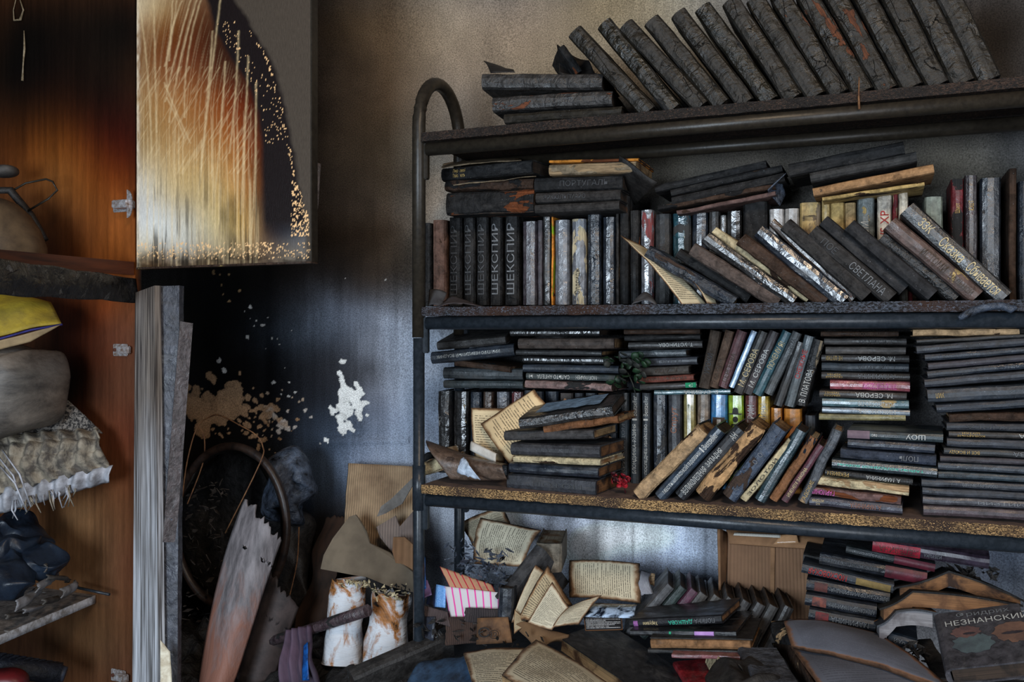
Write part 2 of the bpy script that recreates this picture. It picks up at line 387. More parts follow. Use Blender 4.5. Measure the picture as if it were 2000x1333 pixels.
WT = [(620,30,(38,31,25)),(700,60,(95,80,62)),(800,60,(128,110,88)),(900,60,(142,124,102)),(1000,60,(132,114,94)),(1100,60,(128,112,90)),(1200,10,(128,112,86)),(1320,20,(140,130,110)),
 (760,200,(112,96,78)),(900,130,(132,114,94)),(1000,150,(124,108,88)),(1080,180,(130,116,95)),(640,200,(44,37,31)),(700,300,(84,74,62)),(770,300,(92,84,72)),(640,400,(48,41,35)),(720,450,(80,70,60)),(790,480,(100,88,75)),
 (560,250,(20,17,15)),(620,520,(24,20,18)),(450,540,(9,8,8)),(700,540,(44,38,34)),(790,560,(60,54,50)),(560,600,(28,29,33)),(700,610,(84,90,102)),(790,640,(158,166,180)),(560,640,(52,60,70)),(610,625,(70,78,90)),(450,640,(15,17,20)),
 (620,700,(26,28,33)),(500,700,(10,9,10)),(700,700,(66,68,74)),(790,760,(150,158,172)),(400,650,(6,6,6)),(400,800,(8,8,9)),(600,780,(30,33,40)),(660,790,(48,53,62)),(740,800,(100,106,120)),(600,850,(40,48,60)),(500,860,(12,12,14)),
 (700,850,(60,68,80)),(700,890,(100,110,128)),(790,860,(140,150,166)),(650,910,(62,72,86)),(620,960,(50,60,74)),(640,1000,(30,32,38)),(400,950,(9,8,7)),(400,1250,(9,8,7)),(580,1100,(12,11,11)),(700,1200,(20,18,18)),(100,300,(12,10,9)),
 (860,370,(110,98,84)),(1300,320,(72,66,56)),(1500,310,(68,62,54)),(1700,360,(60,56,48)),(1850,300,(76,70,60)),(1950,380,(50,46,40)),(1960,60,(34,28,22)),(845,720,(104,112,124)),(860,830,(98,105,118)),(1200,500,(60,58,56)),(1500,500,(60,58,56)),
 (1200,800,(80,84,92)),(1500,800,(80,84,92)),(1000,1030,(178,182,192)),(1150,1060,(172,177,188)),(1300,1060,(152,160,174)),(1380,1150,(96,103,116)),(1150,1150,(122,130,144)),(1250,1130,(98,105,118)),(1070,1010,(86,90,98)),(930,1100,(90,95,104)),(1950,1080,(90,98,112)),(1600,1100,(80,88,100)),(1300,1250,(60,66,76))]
spots = []
_r = random.Random(5)
def clus(cx, cy, sx, sy, n, r0, r1, col):
    for _ in range(n): spots.append((_r.gauss(cx, sx), _r.gauss(cy, sy), _r.uniform(r0, r1), col))
TANC, WHC = (158, 126, 96), (232, 233, 230)
for x, y, r in [(375,785,17),(395,800,20),(420,815,18),(442,775,24),(450,795,24),(410,735,10),(418,742,8),(385,762,10),(395,830,18),(362,758,12),(460,760,16),(430,790,16),(465,800,12),(485,775,9),(430,820,10),(400,845,12),(372,800,20),(455,812,12),(480,800,9),(405,775,11)]: spots.append((x, y, r, TANC))
clus(495, 805, 22, 24, 34, 2.5, 7, TANC); clus(520, 825, 24, 22, 26, 2, 6, TANC); clus(470, 835, 35, 22, 18, 1.5, 4, TANC); clus(540, 800, 20, 30, 22, 1.5, 4.5, (175, 155, 135))
for x, y, r in [(548,832,9),(556,822,7),(562,838,6),(546,845,5),(575,834,4),(563,806,3.5),(596,800,4.5),(607,815,4),(530,800,6),(536,812,6)]: spots.append((x, y, r, (180, 172, 165)))
for x, y, r in [(671,706,6),(665,732,7),(668,746,8),(672,762,10),(680,772,11),(690,768,7),(672,780,9),(668,795,11),(680,800,10),(682,812,6),(700,770,9),(703,762,5),(698,752,5),(694,780,7),(697,792,8),(704,796,7),(700,808,6),(704,816,6),(712,789,6),(717,788,4),(664,818,9),(668,828,9),(675,834,9),(684,836,7),(692,840,5),(671,840,7),(649,803,7),(646,795,4),(718,812,3),(636,862,6),(643,864,4)]: spots.append((x, y, r, WHC))
for x, y, r in [(417,531,5),(430,536,2.5),(446,537,3),(432,558,2),(468,568,6),(435,575,2.5),(447,588,4)]: spots.append((x, y, r, (165, 135, 98)))
for x, y, r in [(490,600,4),(479,608,2),(511,637,5.5),(484,659,5.5),(495,638,2),(525,620,2),(488,622,1.6),(499,627,1.8),(532,661,2.4),(546,672,1.8),(571,647,2),(542,662,1.5),(428,704,5),(437,722,6),(556,719,1.6),(519,681,1.4),(536,748,5),(565,748,2),(577,768,3.5),(563,775,4),(548,770,2),(674,545,2),(753,548,2),(540,1012,1),(626,868,2)]: spots.append((x, y, r, (190, 188, 184)))
def wallcol(x, y):  # soot stains with the light and shade on the wall painted in
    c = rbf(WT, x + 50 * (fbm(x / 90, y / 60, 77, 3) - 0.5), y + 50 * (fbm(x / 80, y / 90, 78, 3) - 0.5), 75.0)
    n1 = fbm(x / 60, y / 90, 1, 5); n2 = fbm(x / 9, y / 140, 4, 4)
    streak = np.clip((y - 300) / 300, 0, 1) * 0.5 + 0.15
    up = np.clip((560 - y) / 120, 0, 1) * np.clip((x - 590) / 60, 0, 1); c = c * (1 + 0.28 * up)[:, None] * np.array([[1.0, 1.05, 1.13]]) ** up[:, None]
    inside = np.clip((x - 820) / 30, 0, 1) * np.clip((y - 260) / 50, 0, 1); c = c * (1 + (0.55 + 1.0 * np.clip((y - 940) / 60, 0, 1)) * inside)[:, None]; c = c * (1 + 0.35 * np.clip((x - 600) / 60, 0, 1) * np.clip((y - 530) / 80, 0, 1) * (1 - inside))[:, None]  # colour lightened behind and below the shelves to offset their shade
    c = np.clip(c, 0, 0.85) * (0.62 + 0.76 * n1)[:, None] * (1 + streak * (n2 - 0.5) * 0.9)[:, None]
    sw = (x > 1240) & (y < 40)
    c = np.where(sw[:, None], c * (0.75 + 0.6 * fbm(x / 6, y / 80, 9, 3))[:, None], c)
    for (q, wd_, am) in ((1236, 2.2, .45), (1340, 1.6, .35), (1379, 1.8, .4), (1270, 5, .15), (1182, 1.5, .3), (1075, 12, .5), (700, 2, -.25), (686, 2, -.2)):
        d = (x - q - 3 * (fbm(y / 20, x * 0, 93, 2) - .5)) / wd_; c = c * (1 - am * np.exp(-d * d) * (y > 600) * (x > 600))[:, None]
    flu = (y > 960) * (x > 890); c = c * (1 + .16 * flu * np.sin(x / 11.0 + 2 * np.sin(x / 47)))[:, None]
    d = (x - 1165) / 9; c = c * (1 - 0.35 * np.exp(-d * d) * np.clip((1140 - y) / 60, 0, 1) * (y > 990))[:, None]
    m = (x > 345) & (x < 770) & (y > 500) & (y < 885)
    idx = np.where(m)[0]; xs = x[idx]; ys = y[idx]
    wx = (fbm(xs / 11, ys / 11, 20, 3) - 0.5) * 13; wy = (fbm(xs / 11, ys / 11, 30, 3) - 0.5) * 13
    fld = np.zeros(len(xs)); cs = np.zeros((len(xs), 3)); 
    for (a, b, r, cc) in spots:
        k = 0.3 + 0.1 * min(r, 10)
        q = np.exp(-(1.25 if cc is WHC else 1.75) * ((xs + wx * k - a) ** 2 + (ys + wy * k - b) ** 2) / (r * r))
        fld += q; cs += q[:, None] * np.array(lin(cc)[:3])
    h = fld > 0.32; e = np.clip((0.6 - fld) / 0.25, 0, 1)[:, None]
    l = cs / np.maximum(fld, 1e-6)[:, None] * (1 - 0.25 * e) * (0.78 + 0.44 * fbm(xs / 16, ys / 16, 41, 3))[:, None]
    c[idx[h]] = l[h]
    return c
def wallbump(x, y):
    return -0.006 * np.exp(-((y - 862 + (x - 700) * 0.02) / 8) ** 2) * ((x > 640) & (x < 800)) + 0.003 * (fbm(x / 70, y / 200, 60, 3) - 0.5) + 0.004 * (y > 980) * np.sin(x / 17.0) * (x > 900)
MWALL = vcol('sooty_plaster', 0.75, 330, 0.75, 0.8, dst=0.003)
def s_at(px, w): return SZ(px, 700, w)[0]
s340, s860 = s_at(330, WALLW), s_at(880, WALLW)
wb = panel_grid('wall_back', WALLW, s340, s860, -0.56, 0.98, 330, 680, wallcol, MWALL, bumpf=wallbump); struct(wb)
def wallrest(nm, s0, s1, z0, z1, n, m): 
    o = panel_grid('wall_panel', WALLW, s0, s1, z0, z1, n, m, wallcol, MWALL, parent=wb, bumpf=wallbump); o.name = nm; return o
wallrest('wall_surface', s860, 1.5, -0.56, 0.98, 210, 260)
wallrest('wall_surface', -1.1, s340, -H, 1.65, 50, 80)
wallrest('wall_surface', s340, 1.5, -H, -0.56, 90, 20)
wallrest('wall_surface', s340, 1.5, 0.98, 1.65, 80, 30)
MB = Matrix.Translation((OX, OY, H)) @ RZ      # frame: x along the bookcase, y into it, z height above the eye
struct(obj('floor', bx('floor', -1.3, 1.7, -2.6, 0.6, -H - 0.05, -H), simple('sooty_concrete', (40, 38, 36), (20, 19, 19), 20, 0.9, 0.4), None, MB))
struct(obj('ceiling', bx('ceiling', -1.3, 1.7, -0.9, 0.6, 1.65, 1.7), simple('smoked_ceiling', (40, 35, 30), (25, 22, 20), 12, 0.9, 0.3), None, MB))
struct(obj('wall_left', bx('wall_left', -1.3, -1.1, -2.6, 0.6, -H, 1.65), M_BLACK, None, MB))
struct(obj('shade_wall_right', bx('shade_wall_right', 1.5, 1.6, -0.35, 0.6, -H, 1.65), simple('smoked_wall', (46, 40, 34), (30, 27, 24), 12, 0.9, 0.3), None, MB))  # unseen side wall, added to darken the right side
# ------------------------------------------------ bookcase
BC = thing('metal_bookcase', 'grey tubular metal bookcase with charred chipboard shelves standing against the sooty wall', 'bookcase', MB)
BD = 0.19; XR = 1.16; ZT = {1: 0.4026, 2: 0.0545, 3: -0.299, 4: -0.655}; BT = 0.0175
def chipm(nm, c1, c2, c3, sc=190):
    n = NT(nm); v = n.coord((1, 1, 2.2), rnd=False); a = n.noise(v, sc, 3, 0.7); b = n.noise(n.coord((1, 1, 1), rnd=False), 9, 4, 0.6)
    c = n.mix(n.ramp(a, 0.47, 0.56), lin(c1), lin(c2)); c = n.mix(n.ramp(b, 0.42, 0.62), c, lin(c3))
    c = n.mix(n.ramp(n.noise(v, sc * 1.4, 1), 0.62, 0.68), c, tuple(min(1, x * 1.6) for x in lin(c2)[:3]) + (1,))
    n.bump(a, 0.9, 0.004); return n.out(c, 0.55)
ME = {1: chipm('charred_brown_edge', (20, 16, 14), (54, 40, 32), (22, 18, 16)), 2: chipm('charred_glossy_edge', (12, 13, 15), (66, 72, 82), (48, 30, 22)),
      3: chipm('chipboard_edge', (46, 32, 22), (184, 148, 100), (58, 44, 36), 300), 4: M_BLACK}
def dust(nm, a, b): return simple(nm, a, b, 26, 0.85, 0.3)
MTOP = {1: M_BLACK, 2: dust('sooty_board', (30, 30, 33), (52, 48, 48)), 3: dust('dusty_brown_board', (84, 72, 68), (116, 98, 92)), 4: M_BLACK}
PUR = simple('purplish_laminate', (70, 58, 58), (44, 42, 46), 14, 0.7, 0.2)
for k in (1, 2, 3, 4):
    z = ZT[k]; nx = 120; V = []; Fc = []
    def ed(s, kk): return 0.0018 * noise.noise(Vector((s * 70, kk * 3.1, 0))) + 0.0012 * noise.noise(Vector((s * 220, kk * 5, 3)))
    for i in range(nx + 1):
        s = 0.012 + (XR - 0.02) * i / nx
        for (y, zz, q) in ((-0.012, z, 1), (-0.013, z - BT * 0.5, 2), (-0.012, z - BT, 3), (0.33, z - BT, 4), (0.33, z, 5)):
            e = ed(s, k * 10 + q) if q < 4 else 0; V.append((s, y + e, zz + (e * 0.8 if q in (1, 3) else 0)))
        if i:
            a = (i - 1) * 5; b = i * 5
            for q in range(5): r_ = (q + 1) % 5; Fc.append((a + q, a + r_, b + r_, b + q))
    Fc += [(4, 3, 2, 1, 0), tuple(nx * 5 + q for q in range(5))]
    me = mesh('shelf_board', V, Fc); me.materials.append(ME[k]); me.materials.append(MTOP[k])
    for p in me.polygons:
        if p.normal.z > 0.8 or p.normal.z < -0.8 and k != 1: p.material_index = 1
    o = obj('shelf_board', me, None, BC)
    if k in (2, 3): o['label'] = 'shelf board with glossy charred front edge' if k == 2 else 'shelf board with pale raw chipboard edge'
    zr = z - BT - 0.0142
    for y in (0.002, BD): obj('rail', tube('rail', [(0.018, y, zr), (XR - 0.018, y, zr)], 0.0130, 18), M_METALT if k == 1 else M_METAL, BC)
    for s in (0.0135, XR - 0.0135):
        for y in (0.0, BD): obj('bracket', bx('bracket', s - 0.0065, s + 0.0065, y - 0.004, y + 0.01, z - BT - 0.074, z - BT - 0.002, 0.002), M_METALT if k == 1 else M_METAL, BC)
for s in (0.0, XR):
    arc = [(s, 0.0, 0.05)] + [(s, BD / 2 - BD / 2 * math.cos(math.pi * i / 18) , 0.42 + 0.105 * math.sin(math.pi * i / 18)) for i in range(19)] + [(s, BD, 0.0)]
    obj('arched_tube', tube('arched_tube', [(s, 0, -0.006)] + arc[1:], 0.0135, 18), M_METALT, BC)
    for y in (0, BD):
        obj('post', tube('post', [(s, y, -H + 0.001), (s, y, -0.007)], 0.0116, 18), M_METAL, BC)
        obj('post_sleeve', tube('post_sleeve', [(s, y, -0.352), (s, y, -0.262)], 0.0132, 18), M_METAL, BC)
        obj('foot_cap', tube('foot_cap', [(s, y, -H), (s, y, -H + 0.03)], 0.014, 14), M_GLOSSB, BC)
# blistered lump of melted plastic on the edge of the second shelf
p = [S2W(*( SZ(x, y, -0.022)[0], -0.022, SZ(x, y, -0.022)[1])) for x, y in ((1872, 622), (1880, 618), (1905, 606), (1930, 600), (1955, 597), (1975, 604), (1985, 600))]
tag(obj('melted_drip', tube('melted_drip', p, [0.004, 0.006, 0.007, 0.006, 0.006, 0.007, 0.004], 8), M_GLOSSB), 'glossy black melted drip hanging on the right front edge of the second shelf', 'debris')
q = Pw(1678, 214, -0.016)
tag(obj('rusty_nail', tube('rusty_nail', [q, Pw(1677, 190, -0.018), Pw(1678, 150, -0.018)], [0.0022, 0.0016, 0.0008], 8), simple('rusty_wire', (120, 84, 52), (70, 44, 30), 80, 0.7)), 'thin rusty nail standing up at the front edge of the top shelf', 'nail')
# ------------------------------------------------ books on the shelves
PAL['rs2'] = (96, 54, 30)
M_ENC = cover((27, 22, 13), 'brn', 0.1, 0.5, 0.85, 1); M_ENCR = cover((27, 22, 13), 'rs2', 0.42, 0.5, 0.95, 1); M_ENCB = cover((26, 23, 15), 'blk', 0.4, 0.32, 0.95, 1)
def place(desc, i, way, row): return '%s, %s from %s, %s' % (desc, ordw[i], way, row)
# top shelf: stack of three
G = 'charred books on the top shelf'
row = 'charred stack of three on the top shelf'
for i, (A, B, t, m, yw, d) in enumerate([((945,162),(1175,156),31,cover('dgr','brn',.3,.45,.9),5,'cracked glossy charred book'), ((966,206),(1194,188),29,cover('dgr','rst',.32,.4,.9),5,'charred book with scorched left half'), ((988,233),(1214,215),20,cover('olv','brn',.2,.6,.6),2,'dull sooty book')]):
    bk(A, B, t, 0.035, m, '%s, %s of the three stacked on the top shelf' % (d, ('topmost', 'middle', 'lowest')[i]), G, D=0.17, yaw=yw, amp=0.0022, pg='drk')
fl = grid('curled_cover_flap', quadfn([Pw(958,140,.03), Pw(1005,141,.03), Pw(1000,140,.12), Pw(945,118,.12)], curl=0.004, amp=0.003), 8, 8, 0.002, mat=M_BLACK)
tag(fl, 'curled black burnt cover flap rising above the left end of the top shelf stack', 'book cover')
# leaning volumes
BX = [1266,1316,1370,1411,1457,1504,1551,1594,1640,1687,1734,1783,1833,1884,1934]
TX = [(1121,61),(1178,46),(1221,47),(1271,38),(1323,25),(1371,13),(1425,0)]
encd = ['dull sooty volume with a crack across its spine','shiny blistered thick volume','sooty thick volume with creased spine','plain charcoal thick volume','wrinkled sooty thick volume','cracked brown-black volume','creased dark volume','wrinkled black volume','charred volume with a small rusty burn hole','volume with rust-orange patch and pale wrinkles','volume with a wide rust-orange patch near top','volume with a white ash fleck','cracked smooth black volume','cracked dark brown-black volume','rightmost dark volume']
sl = [None]*7 + [.63,.61,.585,.56,.535,.515,.5,.485]
for i, xb in enumerate(BX):
    yb = 250 - (xb - 1000) * 0.0885 - 8
    yb = {0:219,1:213,2:208}.get(i, 218 - (xb - 1266) * 0.092)
    if i < 7: T = TX[i]; L = None
    else: L = 0.212; T = (xb - sl[i] * 200, yb - 200)
    t = [33,33,33,34,34,35,36,36,37,38,38,39,40,42,42][i]
    m = M_ENC if i not in (1, 5, 9, 10, 8) else {1: M_ENCB, 5: M_ENCB, 8: cover((27,22,13),'rs2',.25,.5,.9,1), 9: M_ENCR, 10: M_ENCR}[i]
    bk((xb, yb), T, t, 0.03, m, place(encd[i], i, 'left', 'leaning row, top shelf'), 'thick leaning volumes on the top shelf', D=0.16, L=L, amp=0.0016, pg='drk')
o = bk((1130,140),(1098,92),16,0.10,cover('blk','rst',.3,.7,.9),'thin burnt book standing behind the left end of the leaning row, top shelf','charred books on the top shelf',D=0.12,yaw=25,amp=0.003)
fl = grid('burnt_cover', quadfn([Pw(1092,142,.10), Pw(1165,142,.09), Pw(1150,118,.16), Pw(1088,86,.16)], curl=-0.012, cu=-0.01, amp=0.004), 10, 8, 0.003, mat=M_BLACK)
tag(fl, 'black folded burnt cover leaning behind the first thick volume on the top shelf', 'book cover')
# second shelf ---------------------------------------------------------------
def stack(G, w, rows, descf, D=0.13, **kw):
    out = []
    for i, r in enumerate(rows):
        xl, xr, ytl, ybl, ytr, ybr, m, d = r[:8]; o = dict(kw); o.update(r[8] if len(r) > 8 else {})
        t = ((ybl - ytl) + (ybr - ytr)) / 2 * 0.97; ww = o.pop('w', w)
        out.append(bk((xl, (ytl + ybl) / 2), (xr, (ytr + ybr) / 2), t, ww, m, descf(d, i), G, D=o.pop('D', D), **o))
    return out
def from_top(where): return lambda d, i: '%s, %s from top, %s' % (d, ordw[i], where)
W2 = 0.10
stack('small stack at the left end of the second shelf', W2, [
 (856,1047,327,352,313,343,cover('blk','gry',.15,.6,.6),'black book with gold spine lettering',dict(text=[('Пиер\nПайо','g',.14,.20,.62,0),('слепой\nмопсъ','g',.22,.28,.62,0)],yaw=-9,D=.15)),
 (869,1041,353,376,349,368,cover('brn','blk',.5,.7,1),'ragged charred book',dict(amp=.004)),
 (873,1043,377,421,369,416,cover('blk','rst',.42,.75,1),'thick black book with orange-brown burnt edge',dict(amp=.0022,hard=False))], from_top('left stack, second shelf'))
pp = grid('torn_paper_sheet', quadfn([Pw(862,329,.11), Pw(1018,314,.11), Pw(1010,308,.2), Pw(866,318,.2)], amp=0.003, rag=.06, cu=.003), 14, 6, 0.001, mat=cover('bge','brn',.25,.9,.3)); tag(pp, 'pale scorched paper sheet on top of the left stack on the second shelf', 'paper')
pp = grid('torn_paper_sheet', quadfn([Pw(884,361,.085), Pw(1046,344,.085), Pw(1040,349,.2), Pw(890,354,.2)], amp=0.004, rag=.08, curl=.002), 14, 6, 0.001, mat=cover('bge','brn',.25,.9,.3)); tag(pp, 'pale torn paper sheet sticking out under the gold lettered black book', 'paper')
stack('second small stack on the second shelf', W2, [
 (1073,1247,312,319,310,314,cover('org','rst',.5,.8,.3),'thin orange book',dict(hard=False)),
 (1073,1243,320,344,315,336,cover('bge','tan',.6,.9,.4),'book with tan page edges facing out',dict(pg='tan',hard=False)),
 (1045,1216,346,376,342,369,cover('blk','gry',.08,.7,.5),'dark grey book with ash flake',dict(text=[('ПОРТУГАЛЬ','e',.3,.85,.4,0)])),
 (1047,1213,376,398,370,391,cover('dgr','blk',.3,.7,.5),'dull grey book with embossed spine',dict(text=[('ЭРКЮЛЬПУАРО','e',.1,.6,.45,0)])),
 (1045,1210,399,419,392,410,cover('dgr','blk',.3,.7,.5),'thinner dull grey book')], from_top('second stack from left, second shelf'))
def standing(G, w, rows, row, yb, D=0.13, **kw):
    for i, r in enumerate(rows):
        xl, xr, yt, m, d = r[:5]; o = dict(kw); o.update(r[5] if len(r) > 5 else {})
        xm = (xl + xr) / 2; dx = o.pop('dx', 0); ybb = o.pop('yb', yb(xm))
        bk((xm - dx / 2, ybb), (xm + dx / 2, yt), (xr - xl) * 0.96, o.pop('w', w), m, place(d, i, 'left', row), G, D=o.pop('D', D), **o)
SIL = cover('sil','blk',.45,.22,.8); GB = cover('blk','gry',.1,.25,.9); SH = cover('blk','gry',.08,.55,.8)
def shk(c='s'): return dict(text=[('ШЕКСПИР', c, .12, .9, .55, 0)], yaw=0, amp=.0014)
standing('books standing in the back row of the second shelf', 0.155, [
 (828,842,436,cover('blk','brn',.3,.6,.9),'thin blistered black book'),
 (843,872,430,cover((96,72,62),'brn',.35,.6,.5),'pinkish brown scorched book'),
 (875,902,425,SH,'charcoal book with embossed spine letters',shk('e')),
 (904,928,423,SH,'charcoal book with embossed letters and a peeled fleck',shk('e')),
 (929,954,421,SH,'narrow charcoal book with faint embossing',shk('e')),
 (956,981,420,SH,'charcoal book with shiny embossed letters',shk('s')),
 (984,1014,419,SH,'wide charcoal book with shiny embossed letters',shk('s')),
 (1019,1049,433,cover((58,52,58),'sil',.3,.3,.6),'wrinkled purple-grey glossy book'),
 (1049,1060,431,cover((58,52,58),'blk',.3,.5,.6),'narrow purple-grey book'),
 (1060,1076,420,GB,'narrow black book with small raised letters',dict(text=[('ТУРЬИ','e',.55,.85,.5,0)])),
 (1077,1081,424,cover('org','grn',.5,.6,.3),'thin book with orange edge'),
 (1082,1112,430,cover('sil','blk',.3,.2,.7),'silver-brown shiny melted book'),
 (1115,1145,428,cover('sil','cre',.62,.25,.6),'shiny book peeled to pale gold with black word',dict(text=[('Олдридж','k',.12,.42,.45,0)])),
 (1146,1174,415,cover('nav','tea',.3,.3,.8),'blue-black netted book with peeled flakes',dict(text=[('ТЕКС','e',.8,.95,.5,0)])),
 (1176,1202,425,cover('nav','gld',.1,.25,.9),'glossy blistered book with gilt top'),
 (1203,1209,413,cover('dgr','bge',.3,.7,.5),'thin grey book'),
 (1210,1229,383,cover('blk','brn',.2,.7,.5),'tall brown-black book'),
 (1230,1249,412,cover('blk','rst',.3,.6,.5),'dark book with orange burnt right edge'),
 (1251,1277,411,cover('sil','red',.5,.15,.9),'glossy foil-like book with red patch'),
 (1278,1311,419,cover('blk','red',.05,.5,.4),'plain black wide book',dict(text=[('ФРАГО','d',.6,.66,.5,0)])),
 (1313,1349,418,cover('tea','blk',.55,.15,.9),'shiny black book with teal foot'),
 (1351,1382,417,cover('nav','sil',.35,.15,.8),'shiny dark silver book'),
 (1384,1405,414,cover('dgr','blk',.3,.4,.5),'narrow grey book'),
 (1406,1418,421,cover('gry','blk',.3,.3,.5),'very narrow grey book'),
 (1419,1448,413,cover('blk','gld',.12,.2,.7),'shiny black book with a round gilt emblem'),
 (1451,1498,395,cover('blk','dgr',.2,.8,.3),'very wide matte black book'),
 (1502,1531,409,cover((165,165,165),'gry',.4,.3,.4),'pale silver book'),
 (1532,1560,408,cover((150,148,145),'gry',.4,.3,.4),'pale grey book'),
 (1562,1602,396,cover('gld','bge',.4,.5,.3),'wide yellowish book with faint word',dict(text=[('ПОЛТОРЫ','d',.82,.87,.7,0)])),
 (1605,1621,392,cover('gld','bge',.4,.4,.3),'narrow yellowish glossy book'),
 (1622,1649,397,cover('gld','brn',.25,.7,.3),'tan book'),
 (1650,1671,397,cover((165,140,100),'brn',.2,.7,.3),'plain tan book'),
 (1674,1707,382,cover((92,100,100),'gld',.3,.4,.5),'grey-green book with white vertical word',dict(text=[('НЕДИИ','w',.5,.75,.55,0)])),
 (1714,1741,368,cover((206,196,180),'bge',.3,.4,.3),'cream book with red vertical lettering',dict(text=[('WINDOWS XP','r',.15,.8,.6,0)])),
 (1743,1753,372,cover('drd','bge',.3,.6,.3),'thin cream and dark red book'),
 (1755,1773,367,cover((196,182,160),'bge',.3,.4,.3),'cream book with dark red vertical word',dict(text=[('Л. Кому','r',.4,.7,.6,0)])),
 (1774,1782,402,cover('red','blk',.3,.6,.3),'thin red book'),
 (1807,1840,385,cover('pgr','blk',.25,.35,.3),'pale green-grey book'),
 (1858,1881,348,cover('drd','blk',.5,.35,.6),'dark burgundy book with a small gilt word',dict(text=[('Шмот','g',.72,.8,.4,0)],L=.215)),
 (1885,1908,342,cover((44,36,40),'mar',.3,.3,.6),'black glossy book with a small gilt word',dict(text=[('ЮШТ','g',.72,.8,.4,0)],L=.22)),
 (1916,1953,348,cover('nav','blk',.3,.3,.5),'wide blue-black book'),
 (1971,1985,330,cover('brn','blk',.3,.8,.3),'thin brown board-like book'),
 (1990,2012,355,cover('nav','blk',.3,.35,.5),'dark blue book at the right end'),
], 'back row, second shelf', lambda x: 598 - (x - 830) * 0.009, amp=0.0011)
stack('tilted stack in the middle of the second shelf', 0.12, [
 (1280,1497,362,377,312,329,cover('blk','brn',.2,.7,.5),'thin black book',{}),
 (1310,1528,370,384,321,335,cover('blk','brn',.3,.7,.6),'black book with scorched spine',{}),
 (1312,1532,384,402,337,354,cover('blk','tan',.12,.7,.6),'black book with a tan flake',{}),
 (1284,1514,402,411,358,369,cover('brn','blk',.5,.8,.8),'thin brown scorched book',dict(pg='brn',amp=.002)),
 (1322,1515,411,420,373,382,cover((92,72,68),'brn',.4,.8,.6),'thin pinkish brown book',dict(amp=.002))], from_top('tilted middle stack, second shelf'))
fl = grid('curled_cover_flap', quadfn([Pw(1210,305,.09), Pw(1285,355,.09), Pw(1240,400,.2), Pw(1215,380,.2)], curl=-.01, amp=.006), 8, 8, .002, mat=M_BLACK)
tag(fl, 'black curled burnt cover left of the tilted middle stack on the second shelf', 'book cover')
fl = grid('curled_cover_flap', quadfn([Pw(1500,372,.10), Pw(1534,338,.10), Pw(1534,380,.16), Pw(1522,402,.14)], curl=.012, amp=.004), 8, 8, .002, mat=M_GLOSSB)
tag(fl, 'glossy black cover hanging from the right end of the tilted middle stack', 'book cover')
stack('tilted stack at the right of the second shelf', 0.10, [
 (1541,1766,319,348,276,301,cover('blk','brn',.12,.6,.6),'thick rounded charred book',{}),
 (1583,1790,336,358,296,317,cover((50,50,50),'blk',.2,.6,.4),'smooth dark grey book',{}),
 (1588,1824,366,386,320,338,cover((150,115,80),'brn',.3,.85,.3),'tan folded newspaper bundle',dict(hard=False,pg='tan',cat='newspaper',name='newspaper_bundle',text=[('28','k',.06,.08,.3,0)])),
 (1606,1806,385,393,355,363,cover('gld','brn',.4,.6,.4),'thin yellowish book',dict(hard=False))], from_top('tilted right stack, second shelf'))
